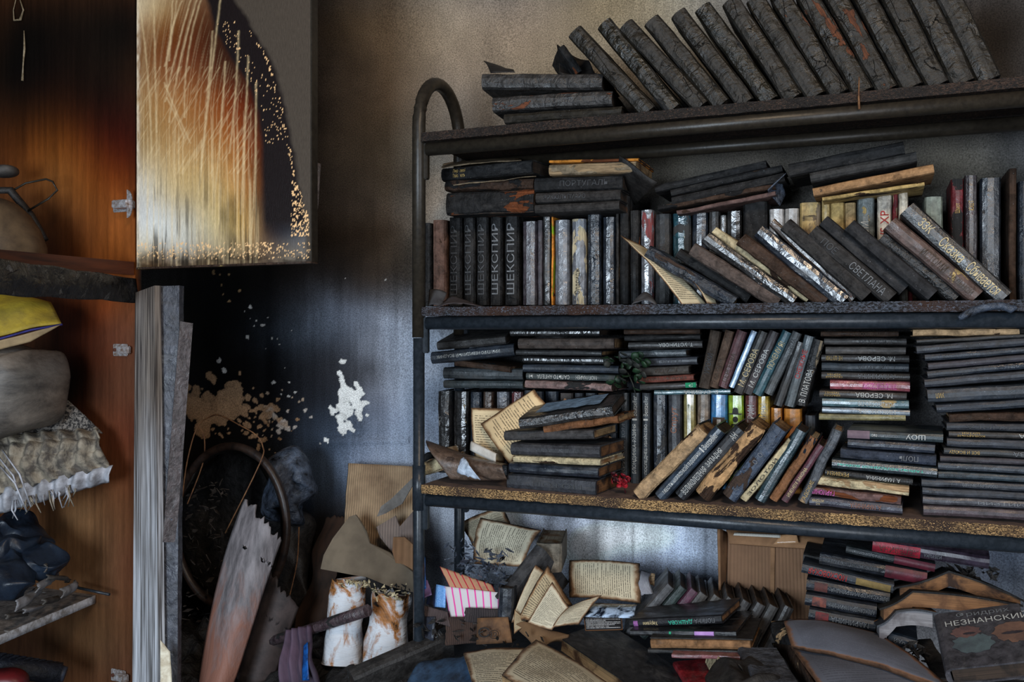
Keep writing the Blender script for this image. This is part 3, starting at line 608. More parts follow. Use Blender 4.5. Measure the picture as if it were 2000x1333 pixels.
# front leaning row of the second shelf
def leaning(G, w, rows, row, D=0.13, way='left', **kw):
    for i, r in enumerate(rows):
        A, B, t, m, d = r[:5]; o = dict(kw); o.update(r[5] if len(r) > 5 else {})
        bk(A, B, t, o.pop('w', w), m, place(d, i, way, row), G, D=o.pop('D', D), **o)
PEEL = cover('blk','bge',.28,.35,1.0); PEEL2 = cover('brn','bge',.42,.6,1.0)
leaning('burnt books leaning in the front row of the second shelf', 0.005, [
 ((1432,590),(1264,492),27,cover('nav','brn',.3,.4,1),'black charred book with tan pages fanned out',dict(amp=.003,pg='tan')),
 ((1462,584),(1325,494),20,cover('blk','dgr',.2,.8,.5),'sooty book with brown end',dict(w=.03,amp=.002)),
 ((1520,592),(1352,488),27,cover((84,72,66),'brn',.35,.8,.9),'pinkish grey cracked book',dict(amp=.0028,pg='brn')),
 ((1551,590),(1378,464),27,cover('blk','org',.2,.18,1),'glossy blistered black book with an orange spot',dict(amp=.0028,pg='tan')),
 ((1580,583),(1394,450),18,cover('cre','brn',.42,.8,.8),'coverless book showing pale yellow pages',dict(amp=.002,pg='pal',w=.02)),
 ((1610,592),(1448,468),26,cover('brn','bge',.3,.7,1),'brown-black flaking book',dict(amp=.0028,pg='tan')),
 ((1648,590),(1482,452),32,cover('nav','org',.14,.22,.9),'glossy black book with orange top corner',dict(amp=.002,pg='tan')),
 ((1667,584),(1507,434),17,cover('brn','rst',.45,.25,.8),'thin orange-black book',dict(amp=.0025,w=.02)),
 ((1692,578),(1534,438),29,cover('dgr','bge',.2,.7,.9),'dark grey cracked book',dict(amp=.002,pg='tan')),
 ((1740,583),(1586,452),31,cover('dgr','blk',.15,.75,.5),'sooty book with embossed letters',dict(text=[('СВЕТЛАНА','s',.08,.5,.5,1),('ПОЕ','e',.68,.86,.45,1)],pg='tan')),
 ((1766,566),(1608,432),26,cover((40,40,42),'blk',.15,.75,.4),'plain charcoal book with yellow page edge',dict(pg='pal',w=.02)),
 ((1822,577),(1658,440),29,cover((38,38,40),'gry',.06,.75,.3),'smooth black book with tan fore edge',dict(pg='tan')),
 ((1868,583),(1722,462),27,PEEL,'black book with tan peeled strips',dict(amp=.002,w=.015)),
 ((1908,580),(1738,436),33,cover((84,66,60),'gld',.3,.35,.4),'brown and yellowish book with faded title',dict(text=[('НАЛЬНОЙ','d',.05,.3,.4,1),('ИСТОМИ','d',.35,.62,.55,1)],pg='tan')),
 ((1962,582),(1798,432),36,cover('blk','dgr',.12,.3,.6),'large black book with cream flourished lettering',dict(text=[('Сбывается','c',.06,.36,.62,1),('Сказка','c',.42,.64,.6,1),('ЗЗК','c',.74,.86,.5,1)],L=.205)),
], 'front row, second shelf')
bdm = cover('drd','blk',.2,.4,.3)
PAGET = textpage('small_print_page', 34, 40, edge=.6)
PAGEV = textpage('sideways_print_page', 30, 45, edge=.8, vert=True)
pg_ = [Pw(1305,545,-.012), Pw(1382,596,-.004), Pw(1256,478,.05), Pw(1212,458,.02)]
G = 'loose scorched pages on the second shelf'
for i, (p, c) in enumerate([([Pw(1335,600,-.012), Pw(1386,598,.03), Pw(1258,482,.06), Pw(1212,460,.01)], .008), ([Pw(1382,592,.0), Pw(1404,597,.03), Pw(1330,520,.05), Pw(1300,512,.01)], .012)]):
    tag(grid('page_sheet', quadfn(p, curl=c, amp=.002), 8, 10, .0012, mat=PAGET), ('tan open page hanging down left of the front row, second shelf', 'small curled page under the first leaning book, second shelf')[i], 'page', G)
def rag(name, pts, w, label, mat, cat='debris', **kw):
    o = grid(name, quadfn([Pw(*p) if len(p) == 3 else Pw(p[0], p[1], w) for p in pts], amp=kw.pop('amp', .006), **kw), 12, 8, .0015, mat=mat); tag(o, label, cat); return o
MFL = simple('grey_ash_flake', (74, 74, 76), (50, 48, 50), 30, 0.85, 0.5)
rag('ash_flake', [(835,598,.02),(862,600,.01),(873,572,.05),(838,566,.06)], 0, 'curled grey paper flake at the left end of the second shelf', MFL, cu=.006)
rag('ash_flake', [(855,600,-.005),(945,598,.0),(900,583,.05),(868,588,.06)], 0, 'flat brownish burnt paper scraps at the left end of the second shelf', simple('brown_scraps', (66, 58, 58), (44, 40, 42), 30, 0.85, 0.5), cu=.008, rag=.2)
rag('ash_flake', [(1232,598,.0),(1285,598,.0),(1275,580,.04),(1242,586,.04)], 0, 'small crumpled grey ash heap under the hanging page, second shelf', MFL, cu=.012, sc=60)
rag('ash_flake', [(1120,599,-.004),(1160,599,.0),(1155,594,.03),(1125,594,.03)], 0, 'small dark scrap in the middle left of the second shelf', MFL)
# third shelf ----------------------------------------------------------------
U = dict(hard=True)
def T1(s, c='s', a=.1, b=.9, h=.5, fl=1): return dict(text=[(s, c, a, b, h, fl)])
W3 = 0.13
stack('stack at the upper left of the third shelf', W3, [
 (855,988,668,686,656,674,cover('dgr','gry',.12,.5,.6),'black wedge-shaped book showing its cover',dict(roll=14)),
 (843,1005,688,711,670,696,cover('nav','gry',.1,.5,.5),'slate book with title upside down',T1('ИРЫ ГУРО·НЕВИДИМЫЙ ВСАДНИК','w',.08,.84,.36)),
 (885,1001,704,716,715,729,cover('brn','tea',.3,.6,.6),'thin skewed book with tan pages',dict(pg='tan',yaw=-8)),
 (867,1022,717,741,721,743,cover((52,58,62),'gry',.1,.5,.4),'plain slate book',{}),
 (867,1022,743,759,744,760,cover((40,50,54),'tea',.14,.5,.4),'plain slate book with tan and teal edge',dict(pg='pal'))], from_top('left stack, third shelf'), D=.12)
stack('second stack of the upper third shelf', W3 - .02, [
 (997,1171,643,658,643,657,cover('blk','sil',.16,.2,.8),'glossy black book',{}),
 (1013,1200,661,682,660,683,cover((72,62,56),'blk',.3,.6,.4),'brown-grey sooty book',dict(pg='tan')),
 (1008,1175,684,694,684,697,cover('blk','red',.06,.5,.4),'thin black book with red corner',dict(pg='tan')),
 (1022,1198,695,710,698,712,cover('blk','wht',.4,.15,.8),'black and white glittering book',{}),
 (1022,1208,711,727,714,731,cover('nav','tan',.1,.5,.4),'slate book with tan right end',{}),
 (1028,1202,728,742,733,746,cover((52,60,60),'tea',.15,.5,.3),'grey-green book with white upside-down title',dict(text=[('САЛЬТО АНГЕЛА','w',.13,.5,.6,1),('МОП МАРЕН','w',.57,.8,.55,1),('Ы','w',.04,.08,.5,1)])),
 (1026,1195,743,757,748,767,cover((120,96,92),'blk',.5,.5,.9),'speckled pinkish brown book',{})], from_top('second stack, third shelf'), D=.13)
stack('third stack of the upper third shelf', W3 - .01, [
 (1219,1367,643,655,643,652,cover('brn','blk',.3,.6,.3),'dark brown sooty book',{}),
 (1220,1368,656,667,653,664,cover('blk','brn',.3,.6,.3),'dark sooty book',{}),
 (1228,1372,669,682,665,681,cover('dgr','gld',.1,.5,.4),'black book with pale title',T1('Т. УСТИНОВА','w',.42,.88,.5)),
 (1209,1340,686,701,682,697,cover((70,76,80),'bbl',.3,.35,.6),'slate book with pale blue end',{}),
 (1217,1362,702,717,696,713,cover((60,62,68),'pnk',.12,.5,.3),'grey book with pink top edge',T1('ЛЮБОВЬ ПОД','e',.35,.8,.5)),
 (1245,1345,718,736,714,731,cover((74,68,62),'gld',.12,.6,.4),'brown-grey book with faded medallion',T1('УСТИНОВА','d',.35,.8,.5)),
 (1243,1355,737,750,731,744,cover((104,58,48),'brn',.3,.6,.5),'rusty red book',T1('ТАЙНЫ ЗИМЫ','d',.1,.9,.5)),
 (1250,1362,751,762,745,759,cover('dgr','grn',.06,.5,.3),'dark grey book with a green label',dict(bands=[(simple('green_label', (20, 130, 90), (10, 90, 60), 40), .8, .98, .1, .9)],text=[('Э','w',.86,.93,.6,1)])),
 (1278,1427,763,772,760,771,cover((60,92,100),'gld',.35,.3,.4),'teal and yellow book with white title',dict(text=[('Е. САВИНА','w',.4,.84,.7,1)],D=.11))], from_top('third stack, third shelf'), D=.13)
leaning('books leaning on the upper third shelf', W3 - .02, [
 ((1375,758),(1397,646),22,cover((62,52,44),'blk',.3,.7,.5),'brown sooty book',T1('УРОКИ','e',.25,.6,.5,0)),
 ((1393,757),(1425,646),18,cover((84,66,54),'blk',.3,.7,.5),'brown book with gold-edged top',T1('МАРИЯ','d',.1,.5,.5,0)),
 ((1411,757),(1449,646),20,cover((84,50,52),'red',.3,.5,.5),'red-brown book with bright red left edge',T1('СЕРГЕЕВА','d',.1,.6,.5,0)),
 ((1428,757),(1473,647),12,cover('sky','blk',.35,.2,.6),'pale blue scratched book',{}),
 ((1441,768),(1491,648),19,cover('dgr','gld',.12,.5,.4),'black-brown book with pale title',T1('М. СЕРОВА','c',.12,.72,.6,0)),
 ((1460,770),(1513,648),19,cover((56,50,52),'red',.15,.5,.4),'dark book with red edge and pale title',T1('М. СЕРОВА','w',.12,.72,.5,0)),
 ((1478,771),(1538,648),20,cover((40,76,86),'blk',.25,.4,.3),'teal book with gold title',dict(text=[('ПОЧЕМУ Я?','c',.42,.84,.55,0)])),
 ((1500,770),(1557,650),18,cover((70,74,76),'wht',.2,.4,.5),'grey book with white torn edges',T1('ЗИМА','e',.7,.9,.5,0)),
 ((1519,793),(1563,668),18,cover('blk','wht',.05,.4,.3),'plain black book',{}),
 ((1541,794),(1581,656),19,cover((76,84,88),'bbl',.3,.4,.5),'grey book with blue right edge',T1('СНЕЖНЫЕ','r',.4,.8,.5,0)),
 ((1564,792),(1599,664),21,cover('blk','bge',.3,.5,.8),'torn black book with white title',dict(text=[('В. ПЛАТОВА','w',.05,.55,.55,0)],pg='tan',amp=.002))],
 'upper leaning row, third shelf', D=.13)
SER = cover((48,44,42),'gld',.06,.45,.4)
def ser(a, b='', c='w'):
    t = [(a, c, .42, .84, .62, 1)]
    if b: t.append((b, 'g', .05, .24, .6, 1))
    return dict(text=t)
stack('upright stack in the right middle of the third shelf', W3 - .02, [
 (1603,1755,647,658,647,658,cover('brn','blk',.3,.6,.3),'brown-black book with dim title',ser('Г. ПАШКОВА','','d')),
 (1610,1770,661,674,661,675,SER,'dark book with gold frame and faded title',ser('Т. УСТИНОВА','','e')),
 (1612,1769,677,692,678,694,cover((72,66,62),'brn',.1,.5,.4),'plain brown-grey book',{}),
 (1605,1776,693,706,694,710,SER,'black book with cream title and medallion',ser('М. СЕРОВА','НЕ ШУТКИ')),
 (1605,1775,708,725,711,728,cover((46,52,58),'blk',.2,.5,.3),'slate book with embossed title',ser('Г. ПИСАРЕВА','','e')),
 (1605,1777,726,741,730,744,SER,'dark book with yellow two-line title',ser('А. МАРИНИНА','СЕДЬМАЯ\nЖЕРТВА','s')),
 (1621,1777,742,761,746,767,cover('pnk','red',.4,.3,.4),'pinkish red book',ser('ПРИКЛЮЧЕНИЯ ГОСПОЖИ','','p')),
 (1601,1771,762,776,767,783,SER,'black book with cream title and bright medallion',ser('М. СЕРОВА','КРАСОТА\nТРЕБУЕТ')),
 (1606,1775,777,794,783,800,cover((84,112,120),'gld',.3,.25,.5),'pale blue shiny book with white title',ser('РОЖДЕСТВО ПО','','w')),
 (1606,1777,795,806,801,814,cover((104,118,130),'gry',.3,.25,.5),'light blue-grey shiny book',ser('НИКОНОВА','','w')),
 (1600,1769,807,823,812,822,cover((130,122,84),'gry',.3,.4,.4),'yellowish grey book',{})], from_top('fourth stack, third shelf'), D=.13)
MED = simple('faded_medallion', (150, 96, 72), (110, 84, 60), 90, 0.5)
def r20(x, y0, y1, Y0, Y1, m, d, o=None):
    o = dict(o or {}); o.setdefault('L', 0.2); o.setdefault('w', 0.012); return (x, 2000, y0, y1, Y0, Y1, m, d, o)
SL = cover((42,46,54),'gry',.06,.5,.35); SL2 = cover((50,56,64),'blk',.15,.4,.4)
stack('tall stack at the right end of the third shelf', 0.012, [
 (1784,1991,645,658,641,656,cover('tan','brn',.4,.85,.6),'coverless brown page block',dict(pg='tan',amp=.002,w=.02)),
 r20(1791,661,674,655,658,cover('blk','brn',.2,.5,.3),'thin black book'),
 r20(1790,676,692,659,676,SL,'plain slate book'),
 r20(1807,693,707,677,692,cover('nav','tan',.08,.4,.5),'dark blue-grey book with worn end'),
 r20(1813,708,724,693,706,cover((46,44,52),'gry',.1,.5,.3),'plain purplish slate book'),
 r20(1811,725,740,707,722,cover('nav','sky',.16,.35,.4),'slate book with pale blue smears'),
 r20(1806,741,757,723,744,SL,'plain slate book'),
 r20(1812,760,788,751,779,SL2,'thick slate book with small gold letters',dict(text=[('УИЛ','g',.06,.12,.35,1)])),
 r20(1829,790,808,780,798,cover('nav','brn',.12,.5,.4),'plain blue-black book'),
 r20(1855,810,824,803,825,cover('brn','tan',.32,.8,1),'burnt ragged page block',dict(amp=.003,pg='tan')),
 r20(1849,825,841,828,845,cover((38,42,50),'gry',.05,.5,.3),'dark slate book with dim letters',dict(text=[('КНИГА','e',.14,.45,.4,1)])),
 r20(1853,842,854,846,859,SER,'black book with gold title and cream word',dict(text=[('М. СЕРОВА','w',.5,.85,.6,1),('КОВАРНЫЕ\nШУТКИ','g',.06,.26,.7,1)])),
 r20(1849,856,873,860,880,SL,'plain slate book'),
 r20(1843,874,889,881,896,cover((40,42,44),'gld',.05,.5,.3),'black book with gold title and grey word',dict(text=[('М. СЕРОВА','s',.5,.85,.6,1),('ВСЕ И ВСЮДУ','g',.04,.26,.5,1)])),
 r20(1836,890,902,897,910,cover((48,44,50),'tan',.08,.5,.3),'plain dark book with tan spot'),
 r20(1832,903,919,911,927,SL2,'plain slate book'),
 r20(1832,920,934,928,944,cover((42,54,62),'sky',.12,.4,.3),'blue-slate book with pale left end',T1('ПРЕКРАСНАЯ','e',.05,.2,.5)),
 r20(1800,935,951,945,961,cover((46,50,58),'gry',.1,.4,.3),'grey book with faded words',T1('ПОСЛЕ ПРИЗРАКОВ','s',.3,.55,.4)),
 r20(1802,952,968,962,978,SL,'plain dark slate book with tiny letters',T1('ЧИП','e',.05,.1,.4)),
 r20(1803,969,985,979,996,cover((70,70,76),'tea',.1,.4,.3),'grey book with teal left end',T1('ДМИТРИЙ','s',.4,.8,.5)),
 r20(1803,986,1008,997,1018,cover((72,62,66),'drd',.14,.4,.3),'brown-grey book with dark pink edge')], from_top('right end stack, third shelf'), D=.14)
stack('low stack in the front right of the third shelf', 0.008, [
 (1655,1842,840,857,847,866,cover((44,54,58),'pnk',.08,.4,.3),'dark teal book with upside-down white word',dict(text=[('ШОУ','w',.62,.82,.55,1),('Солдатский','s',.28,.54,.35,1),('оно','w',.26,.32,.3,1)],bands=[(simple('mauve_panel', (110, 92, 100), (84, 70, 80), 40), .0, .24, .05, .95)])),
 (1655,1826,858,876,867,887,cover((38,44,56),'blk',.2,.35,.4),'plain blue-black book',{}),
 (1641,1828,877,896,888,911,cover((44,50,62),'tan',.44,.6,.9),'book with a wide tan peeled left half',dict(text=[('ПОЛЬ','s',.62,.82,.5,1)])),
 (1625,1830,897,916,912,935,cover((40,50,56),'sky',.14,.3,.6),'blue-black blistered book with illegible title',dict(text=[('ТАЙНЫ ХОЛОДНОЙ ВОЙНЫ','t',.06,.88,.3,1)])) ,
 (1611,1783,917,930,936,948,cover('blk','tan',.25,.5,.8),'torn black book with gold word and white letters',dict(text=[('РЕКВИЕМ','g',.03,.28,.6,1),('А. МАРИНИНА','w',.48,.86,.6,1)])),
 (1593,1775,931,949,949,968,cover('cre','tan',.5,.8,.8),'cream and tan scorched coverless book',dict(amp=.002,pg='pal')),
 (1581,1760,951,968,969,985,cover((110,84,80),'rst',.46,.6,.6),'orange-brown book with pink letters',dict(text=[('ГАРМОНИЯ','p',.02,.28,.6,1)],amp=.002)),
 (1581,1762,970,990,986,1004,cover((62,62,72),'gry',.1,.35,.4),'slate book with small gold words and red rose',dict(text=[('Н.С\nИСТОРИЯ','c',.03,.16,.6,1),('А. МАРИНИНА','o',.45,.78,.5,1)]))], from_top('front stack, third shelf'), D=.135, yaw=-3)
# standing back row of the third shelf
def yb3(x): return 922 + (x - 850) * 0.062
def bst(a, c='w'): return dict(text=[(a, c, .12, .66, .5, 0), ('|', c, .7, .72, .5, 0), ('Bestseller', c, .75, .97, .5, 0)])
WR = cover('blk','gry',.35,.15,1.0)
standing('books standing in the back row of the third shelf', 0.165, [
 (853,882,764,WR,'shiny wrinkled black book',dict(amp=.002)),
 (884,915,764,cover('blk','cre',.3,.15,1),'wrinkled black book peeled white near its foot',dict(amp=.002,text=[('ШТАЛЕР\nIX','w',.12,.35,.7,0)])),
 (917,940,766,cover('nav','red',.14,.4,.8),'dark book with red left edge',{}),
 (942,963,766,cover('brn','cre',.2,.3,.8),'brown wrinkled book',{}),
 (968,994,766,cover('sil','pur',.3,.3,.7),'silver-purple book with purple edges',{}),
 (997,1021,766,cover('mar','gry',.35,.3,.8),'wrinkled maroon book',{}),
 (1023,1040,763,SL,'dark slate book',{}),(1043,1061,765,SL2,'plain slate book',{}),
 (1063,1090,765,cover('nav','blk',.1,.35,.3),'smooth wide blue-black book',{}),(1092,1119,768,cover((78,70,66),'blk',.2,.6,.5),'brown-grey scratched book',{}),
 (1121,1140,768,SL,'narrow dark slate book',{}),(1142,1165,768,SL2,'mid-width slate book',{}),
 (1167,1188,769,cover((96,74,58),'brn',.3,.6,.4),'brown-tan book',{}),
 (1190,1205,769,cover('nav','gry',.1,.5,.3),'slim blue-black book with white dash',dict(text=[('1','w',.06,.09,.5,0),('УЗЫ ПЛЕН','s',.2,.6,.4,0)])),
 (1208,1228,768,cover((44,52,58),'gry',.08,.5,.3),'slate book with white vertical title and dim end',bst('КРИВОЙ ДОМ','s')),
 (1231,1250,768,cover((44,50,56),'gry',.08,.5,.3),'slate book with hyphenated white title',bst('БЛОНДИНКА–РАЗИНЯ')),
 (1253,1271,768,cover((40,46,52),'gry',.05,.5,.3),'slate book with bright white title',bst('ПОСЛЕДНЕЕ УБИЙСТВО')),
 (1275,1302,768,cover('nav','blk',.2,.3,.6),'glossy blue-black book',{}),
 (1304,1332,770,cover((52,52,56),'brn',.14,.4,.4),'dark grey book with bronze vertical word',dict(text=[('Спрут','o',.58,.86,.55,0)])),
 (1334,1358,771,cover((150,138,88),'pgr',.4,.25,.4),'gold-green shiny book',{}),
 (1361,1386,771,cover((124,108,92),'gry',.3,.35,.4),'brown-grey book with white word',dict(text=[('ТРОПЫ КОНЦА','w',.35,.75,.4,0)])),
 (1388,1420,771,cover('blu','sky',.12,.3,.2),'bright blue book with a white and brown emblem',dict(bands=[(INK['w'], .60, .66, .12, .88), (INK['d'], .66, .76, .12, .88),(INK['w'],.67,.74,.35,.6)],text=[('X','w',.5,.56,.5,0)])),
 (1422,1452,773,cover('grn','yel',.1,.3,.1),'lime green book with a black hat emblem',{}),
 (1455,1479,773,cover((96,48,46),'mar',.2,.35,.3),'maroon book with white block emblem',dict(text=[('ГРИН','w',.72,.9,.55,0),('К','w',.6,.64,.5,0)])),
 (1480,1503,774,cover('yel','org',.14,.3,.2),'yellow book with white lettering',dict(text=[('ТРИ ТОМИНЫ','w',.5,.92,.5,0)])),
 (1505,1527,797,cover('org','yel',.2,.3,.2),'shorter orange-yellow book',{}),
 (1531,1566,799,cover('org','rst',.14,.35,.2),'wide orange book',{}),
 (1572,1594,812,SL2,'short dark book at the right end',{}),
], 'back row, third shelf', yb3, amp=.0008)
# front of the third shelf: pile of books at the left
TB = cover('cre','brn',.5,.8,.9)
stack('front left pile of books on the third shelf', 0.012, [
 (1017,1196,818,841,792,815,cover('blk','gry',.25,.3,.9),'black book with blue and lavender scorched cover',dict(roll=9,amp=.002,w=.0,yaw=3)),
 (1062,1207,830,848,812,827,cover((110,72,44),'blk',.42,.6,.9),'brown-edged slanting book',dict(amp=.0025,pg='tan',w=.01)),
 (983,1162,843,863,839,858,cover((60,58,58),'tan',.12,.6,.5),'grey-black book with tan cover top',dict(pg='tan',yaw=-4)),
 (995,1176,867,890,868,896,cover((46,46,50),'gry',.12,.5,.5),'thick dark grey book',dict(pg='brn',yaw=-6)),
 (1000,1176,891,905,896,910,TB,'cream page block with printed tatters',dict(pg='pal',yaw=-5)),
 (992,1172,905,925,911,935,cover('nav','sil',.22,.22,.6),'glossy blue-black book',dict(pg='brn',yaw=-5)),
 (988,1168,927,957,936,969,cover((46,48,54),'tan',.08,.5,.4),'very thick slate book',dict(text=[('ПОТОП','e',.3,.85,.3,1)],pg='brn',yaw=-6))], from_top('front left pile, third shelf'), D=.13)
# blue patch on the cover of the topmost book is printed on its top board
top = bpy.data.objects[[o.name for o in COL.objects if o.get('label','').startswith('black book with blue and lavender')][0]]
def bf(u, v): return Vector((-.065 + .13 * u + .006 * noise.noise(Vector((v * 6, 1, 2))), .022 + .085 * v + .012 * noise.noise(Vector((u * 7, 3, 1))), 0.0137))
o = grid('printed_panel', bf, 14, 6, 0, True, cover('sky','blu',.3,.5,.6), top); o['label'] = 'pale blue scorched cover picture'
fl_ = [('leaning', 0)]
def nb_(xb, yb, xt, yt): return ((xb, yb), (xt, yt))
leaning('books leaning in the front row of the third shelf', 0.006, [
 ((1246,970),(1372,840),30,cover('tan','brn',.42,.8,1.0),'black book with spine burnt away to tan fibre',dict(amp=.0035,pg='tan',board=cover('blk','gry',.08,.6,.4))),
 ((1288,972),(1406,840),25,cover((44,56,70),'gry',.05,.35,.3),'slate-blue book with white title in guillemets',dict(text=[('МЕСТЬ «КРАСНОЙ ВДОВЫ»','w',.08,.68,.45,0),('|','w',.705,.72,.5,0),('Bestseller','w',.74,.95,.5,0)])),
 ((1328,970),(1446,838),25,cover((38,40,44),'brn',.16,.4,.6),'black book with white title and flaked top',dict(text=[('ВЕЛИКОЛЕПНАЯ','w',.06,.43,.5,0),('ЗАПАДНЯ','w',.46,.7,.5,0),('АН','w',.86,.93,.5,0)])),
 ((1372,968),(1480,832),34,cover((178,140,98),'brn',.4,.85,1.0),'wide tan charred book with torn spine',dict(amp=.004,pg='tan',board=cover('dgr','bge',.2,.6,.6))),
 ((1424,972),(1524,836),32,cover((58,70,88),'brn',.38,.5,.9),'blue-black flaking book with exposed tan top',dict(amp=.002,pg='tan',text=[('О','s',.6,.64,.3,0),('О','s',.5,.54,.3,0)])),
 ((1452,978),(1545,860),15,TB,'thin tattered cream book with black letters',dict(amp=.002,pg='pal',board=cover('blk','tan',.25,.6,.6),text=[('ЗОЛОТОЙ','k',.1,.7,.5,0)])),
 ((1484,978),(1565,842),23,cover((34,56,64),'tan',.16,.3,.6),'teal-black glossy book with scratches',dict(text=[('ПОЦЕЛУЙ','s',.08,.4,.4,0)])),
 ((1510,978),(1590,856),18,cover((124,84,54),'nav',.42,.6,.7),'brown rubbed book',dict(amp=.002,pg='pal',board=cover('nav','tan',.2,.6,.6))),
 ((1532,980),(1604,870),15,cover((84,44,54),'pnk',.16,.5,.4),'wine-red book with pink foot and pale title',dict(text=[('ИМЕНЕМ ЗАКОНА','c',.1,.6,.45,0)])),
 ((1568,980),(1636,842),19,cover((74,78,84),'tan',.42,.5,.8),'rightmost blue-grey and tan flaking book',dict(amp=.003,pg='pal',text=[('АДСКИЕ','g',.04,.3,.45,0)]))],
 'front row, third shelf', D=.125)
# logo on the green book: hat, round head, box body
gb = [o for o in COL.objects if o.get('label','').startswith('lime green book')][0]
gc = [c for c in gb.children if c.name.startswith('cover')][0]; L_ = gc.dimensions.x; t_ = gc.dimensions.z
def flat(nm, pts, ink='k'):
    me = mesh(nm, [Vector((x * L_ - L_ / 2, -0.0066, z * t_)) for x, z in pts], [tuple(range(len(pts)))])
    return obj(nm, me, INK[ink], gb)
flat('hat_emblem', [(.80,.40),(.80,-.40),(.812,-.40),(.812,-.2),(.86,-.16),(.875,-.05),(.868,0),(.875,.05),(.86,.16),(.812,.2),(.812,.40)][::-1])
flat('head_emblem', [(.75 + .03 * math.cos(a), .17 * math.sin(a)) for a in [i * math.pi / 8 for i in range(16)]])
for q in ([(.69,.24),(.70,.24),(.70,-.24),(.69,-.24)], [(.60,.24),(.70,.24),(.70,.19),(.60,.19)], [(.58,.03),(.69,.03),(.69,-.03),(.58,-.03)], [(.60,-.24),(.70,-.24),(.70,-.19),(.60,-.19)]): flat('box_emblem', q)
# loose pages, curls and flakes
G = 'loose pages behind the front left pile on the third shelf'
PG1 = textpage('scorched_print_page', 22, 26, paper=(222, 200, 160), edge=.6, ink=(70, 60, 48))
PG2 = textpage('scorched_sideways_page', 24, 34, paper=(218, 190, 146), edge=.6, vert=True, ink=(70, 60, 48))
for p, c, l, m in [([Pw(928,898,.1), Pw(985,905,.1), Pw(992,798,.13), Pw(920,797,.13)], .006, 'upright tan book page behind the slanting page, left of the front pile', PG1),
                   ([Pw(1000,908,.07), Pw(1010,846,.06), Pw(1044,760,.12), Pw(938,826,.12)], .008, 'slanting tan book page with its corner pointing up, left of the front pile', PG2),
                   ([Pw(1180,880,.135), Pw(1196,872,.135), Pw(1211,868,.135), Pw(1190,852,.135)], .0, 'tan page corner sticking out right of the front left pile', M_CARD),
                   ([Pw(1090,800,.12), Pw(1130,800,.12), Pw(1118,790,.12), Pw(1103,778,.12)], .0, 'tan page corner peeking above the slanting top book of the front pile', M_CARD)]:
    if 'slanting tan' in l: p = [Pw(996,908,.07), Pw(1068,792,.11), Pw(1043,760,.12), Pw(938,828,.1)]
    tag(grid('page_sheet', quadfn(p, curl=c, amp=.002, rag=.01), 8, 10, .001, mat=m), l, 'page', G)
tag(grid('paper_curl', quadfn([Pw(918,880,.06), Pw(968,906,.04), Pw(973,888,.05), Pw(925,864,.08)], curl=.012), 10, 8, .001, mat=simple('white_paper', (205, 200, 192), (160, 152, 140), 20, .8)), 'white curled paper below the tan pages on the third shelf', 'paper')
MW = cover((96,78,66),'brn',.35,.35,.5)
o = grid('warped_cover', quadfn([Pw(878,935,.01), Pw(990,938,.01), Pw(993,908,.05), Pw(832,860,.05)], curl=.03, cu=-.012, amp=.008, sc=9), 22, 16, .0022, mat=MW)
tag(o, 'warped grey-brown book cover curling at the left end of the third shelf', 'book cover')
o = grid('peeled_lining', quadfn([Pw(893,925,-.002), Pw(938,938,-.012), Pw(915,905,.0), Pw(905,892,.01)], curl=.006, amp=.006, sc=60, rag=.15), 12, 10, .0008, mat=simple('pale_blue_lining', (190, 205, 222), (120, 130, 145), 60, .7, .5))
tag(o, 'pale blue peeled lining in front of the warped cover on the third shelf', 'paper')
o = bk((826,918),(868,905),26,.05,cover('cre','brn',.5,.85,1),'charred page stack behind the left post, third shelf','burnt paper on the third shelf',D=.1,amp=.004,pg='pal',hard=False)
o = bk((822,898),(858,886),16,.07,cover('blk','brn',.3,.85,1),'black curled book behind the left post, third shelf','burnt paper on the third shelf',D=.1,amp=.004,pg='pal',hard=False)
# fabric flowers
def blossom(name, label, c, n, r, m1, m2, spread, cat, seed, zs=.5):
    root = thing(name, label, cat, Matrix.Translation(c) @ RZ); R = random.Random(seed)
    st = [Vector((0, 0, 0))] + [Vector((R.uniform(-.2, .2) * spread, 0.0, -spread * .5 * k)) for k in (1, 2)]
    obj('stem', tube('stem', [(0, 0, 0), (spread * .3, -.003, -spread * .6), (spread * .5, -.005, -spread * 1.3)], .0012, 6), m2, root)
    for i in range(n):
        a = R.uniform(0, 6.28); e = R.uniform(-.5, .9); q = Vector((R.uniform(-1, 1) * spread, R.uniform(-.35, .2) * spread, R.uniform(-1, 1) * spread * zs))
        d = Vector((math.cos(a) * math.cos(e), -abs(math.sin(a)) * .6, math.sin(e))).normalized(); sd = d.cross(Vector((R.random(), R.random(), R.random()))).normalized(); up = d.cross(sd)
        def fn(u, v): return q + d * r * 2 * u + sd * r * (v - .5) * 2 * math.sin(math.pi * min(.97, max(.06, u))) ** .7 + up * r * .5 * (math.sin(u * 3) * .5 - abs(v - .5))
        grid('leaf' if m1 is GLF else 'petal', fn, 5, 4, .0005, True, m1 if i % 3 else m2, root)
GLF = simple('dark_green_leaf', (30, 58, 34), (16, 24, 18), 60, .5, .4); GL2 = simple('charred_leaf', (24, 26, 24), (44, 46, 42), 60, .6, .5)
blossom('artificial_plant', 'dark green scorched leaves hanging between the stacks on the third shelf', Pw(1226, 728, .085), 36, .0085, GLF, GL2, .036, 'plant', 4, .9)
blossom('artificial_flower', 'small dark red flower lying behind the first leaning book, third shelf', Pw(1214, 938, .04), 26, .006, simple('dark_red_petal', (150, 22, 34), (80, 10, 20), 60, .5, .3), simple('black_red_petal', (60, 12, 18), (30, 12, 14), 60, .5, .3), .018, 'flower', 9, .45)
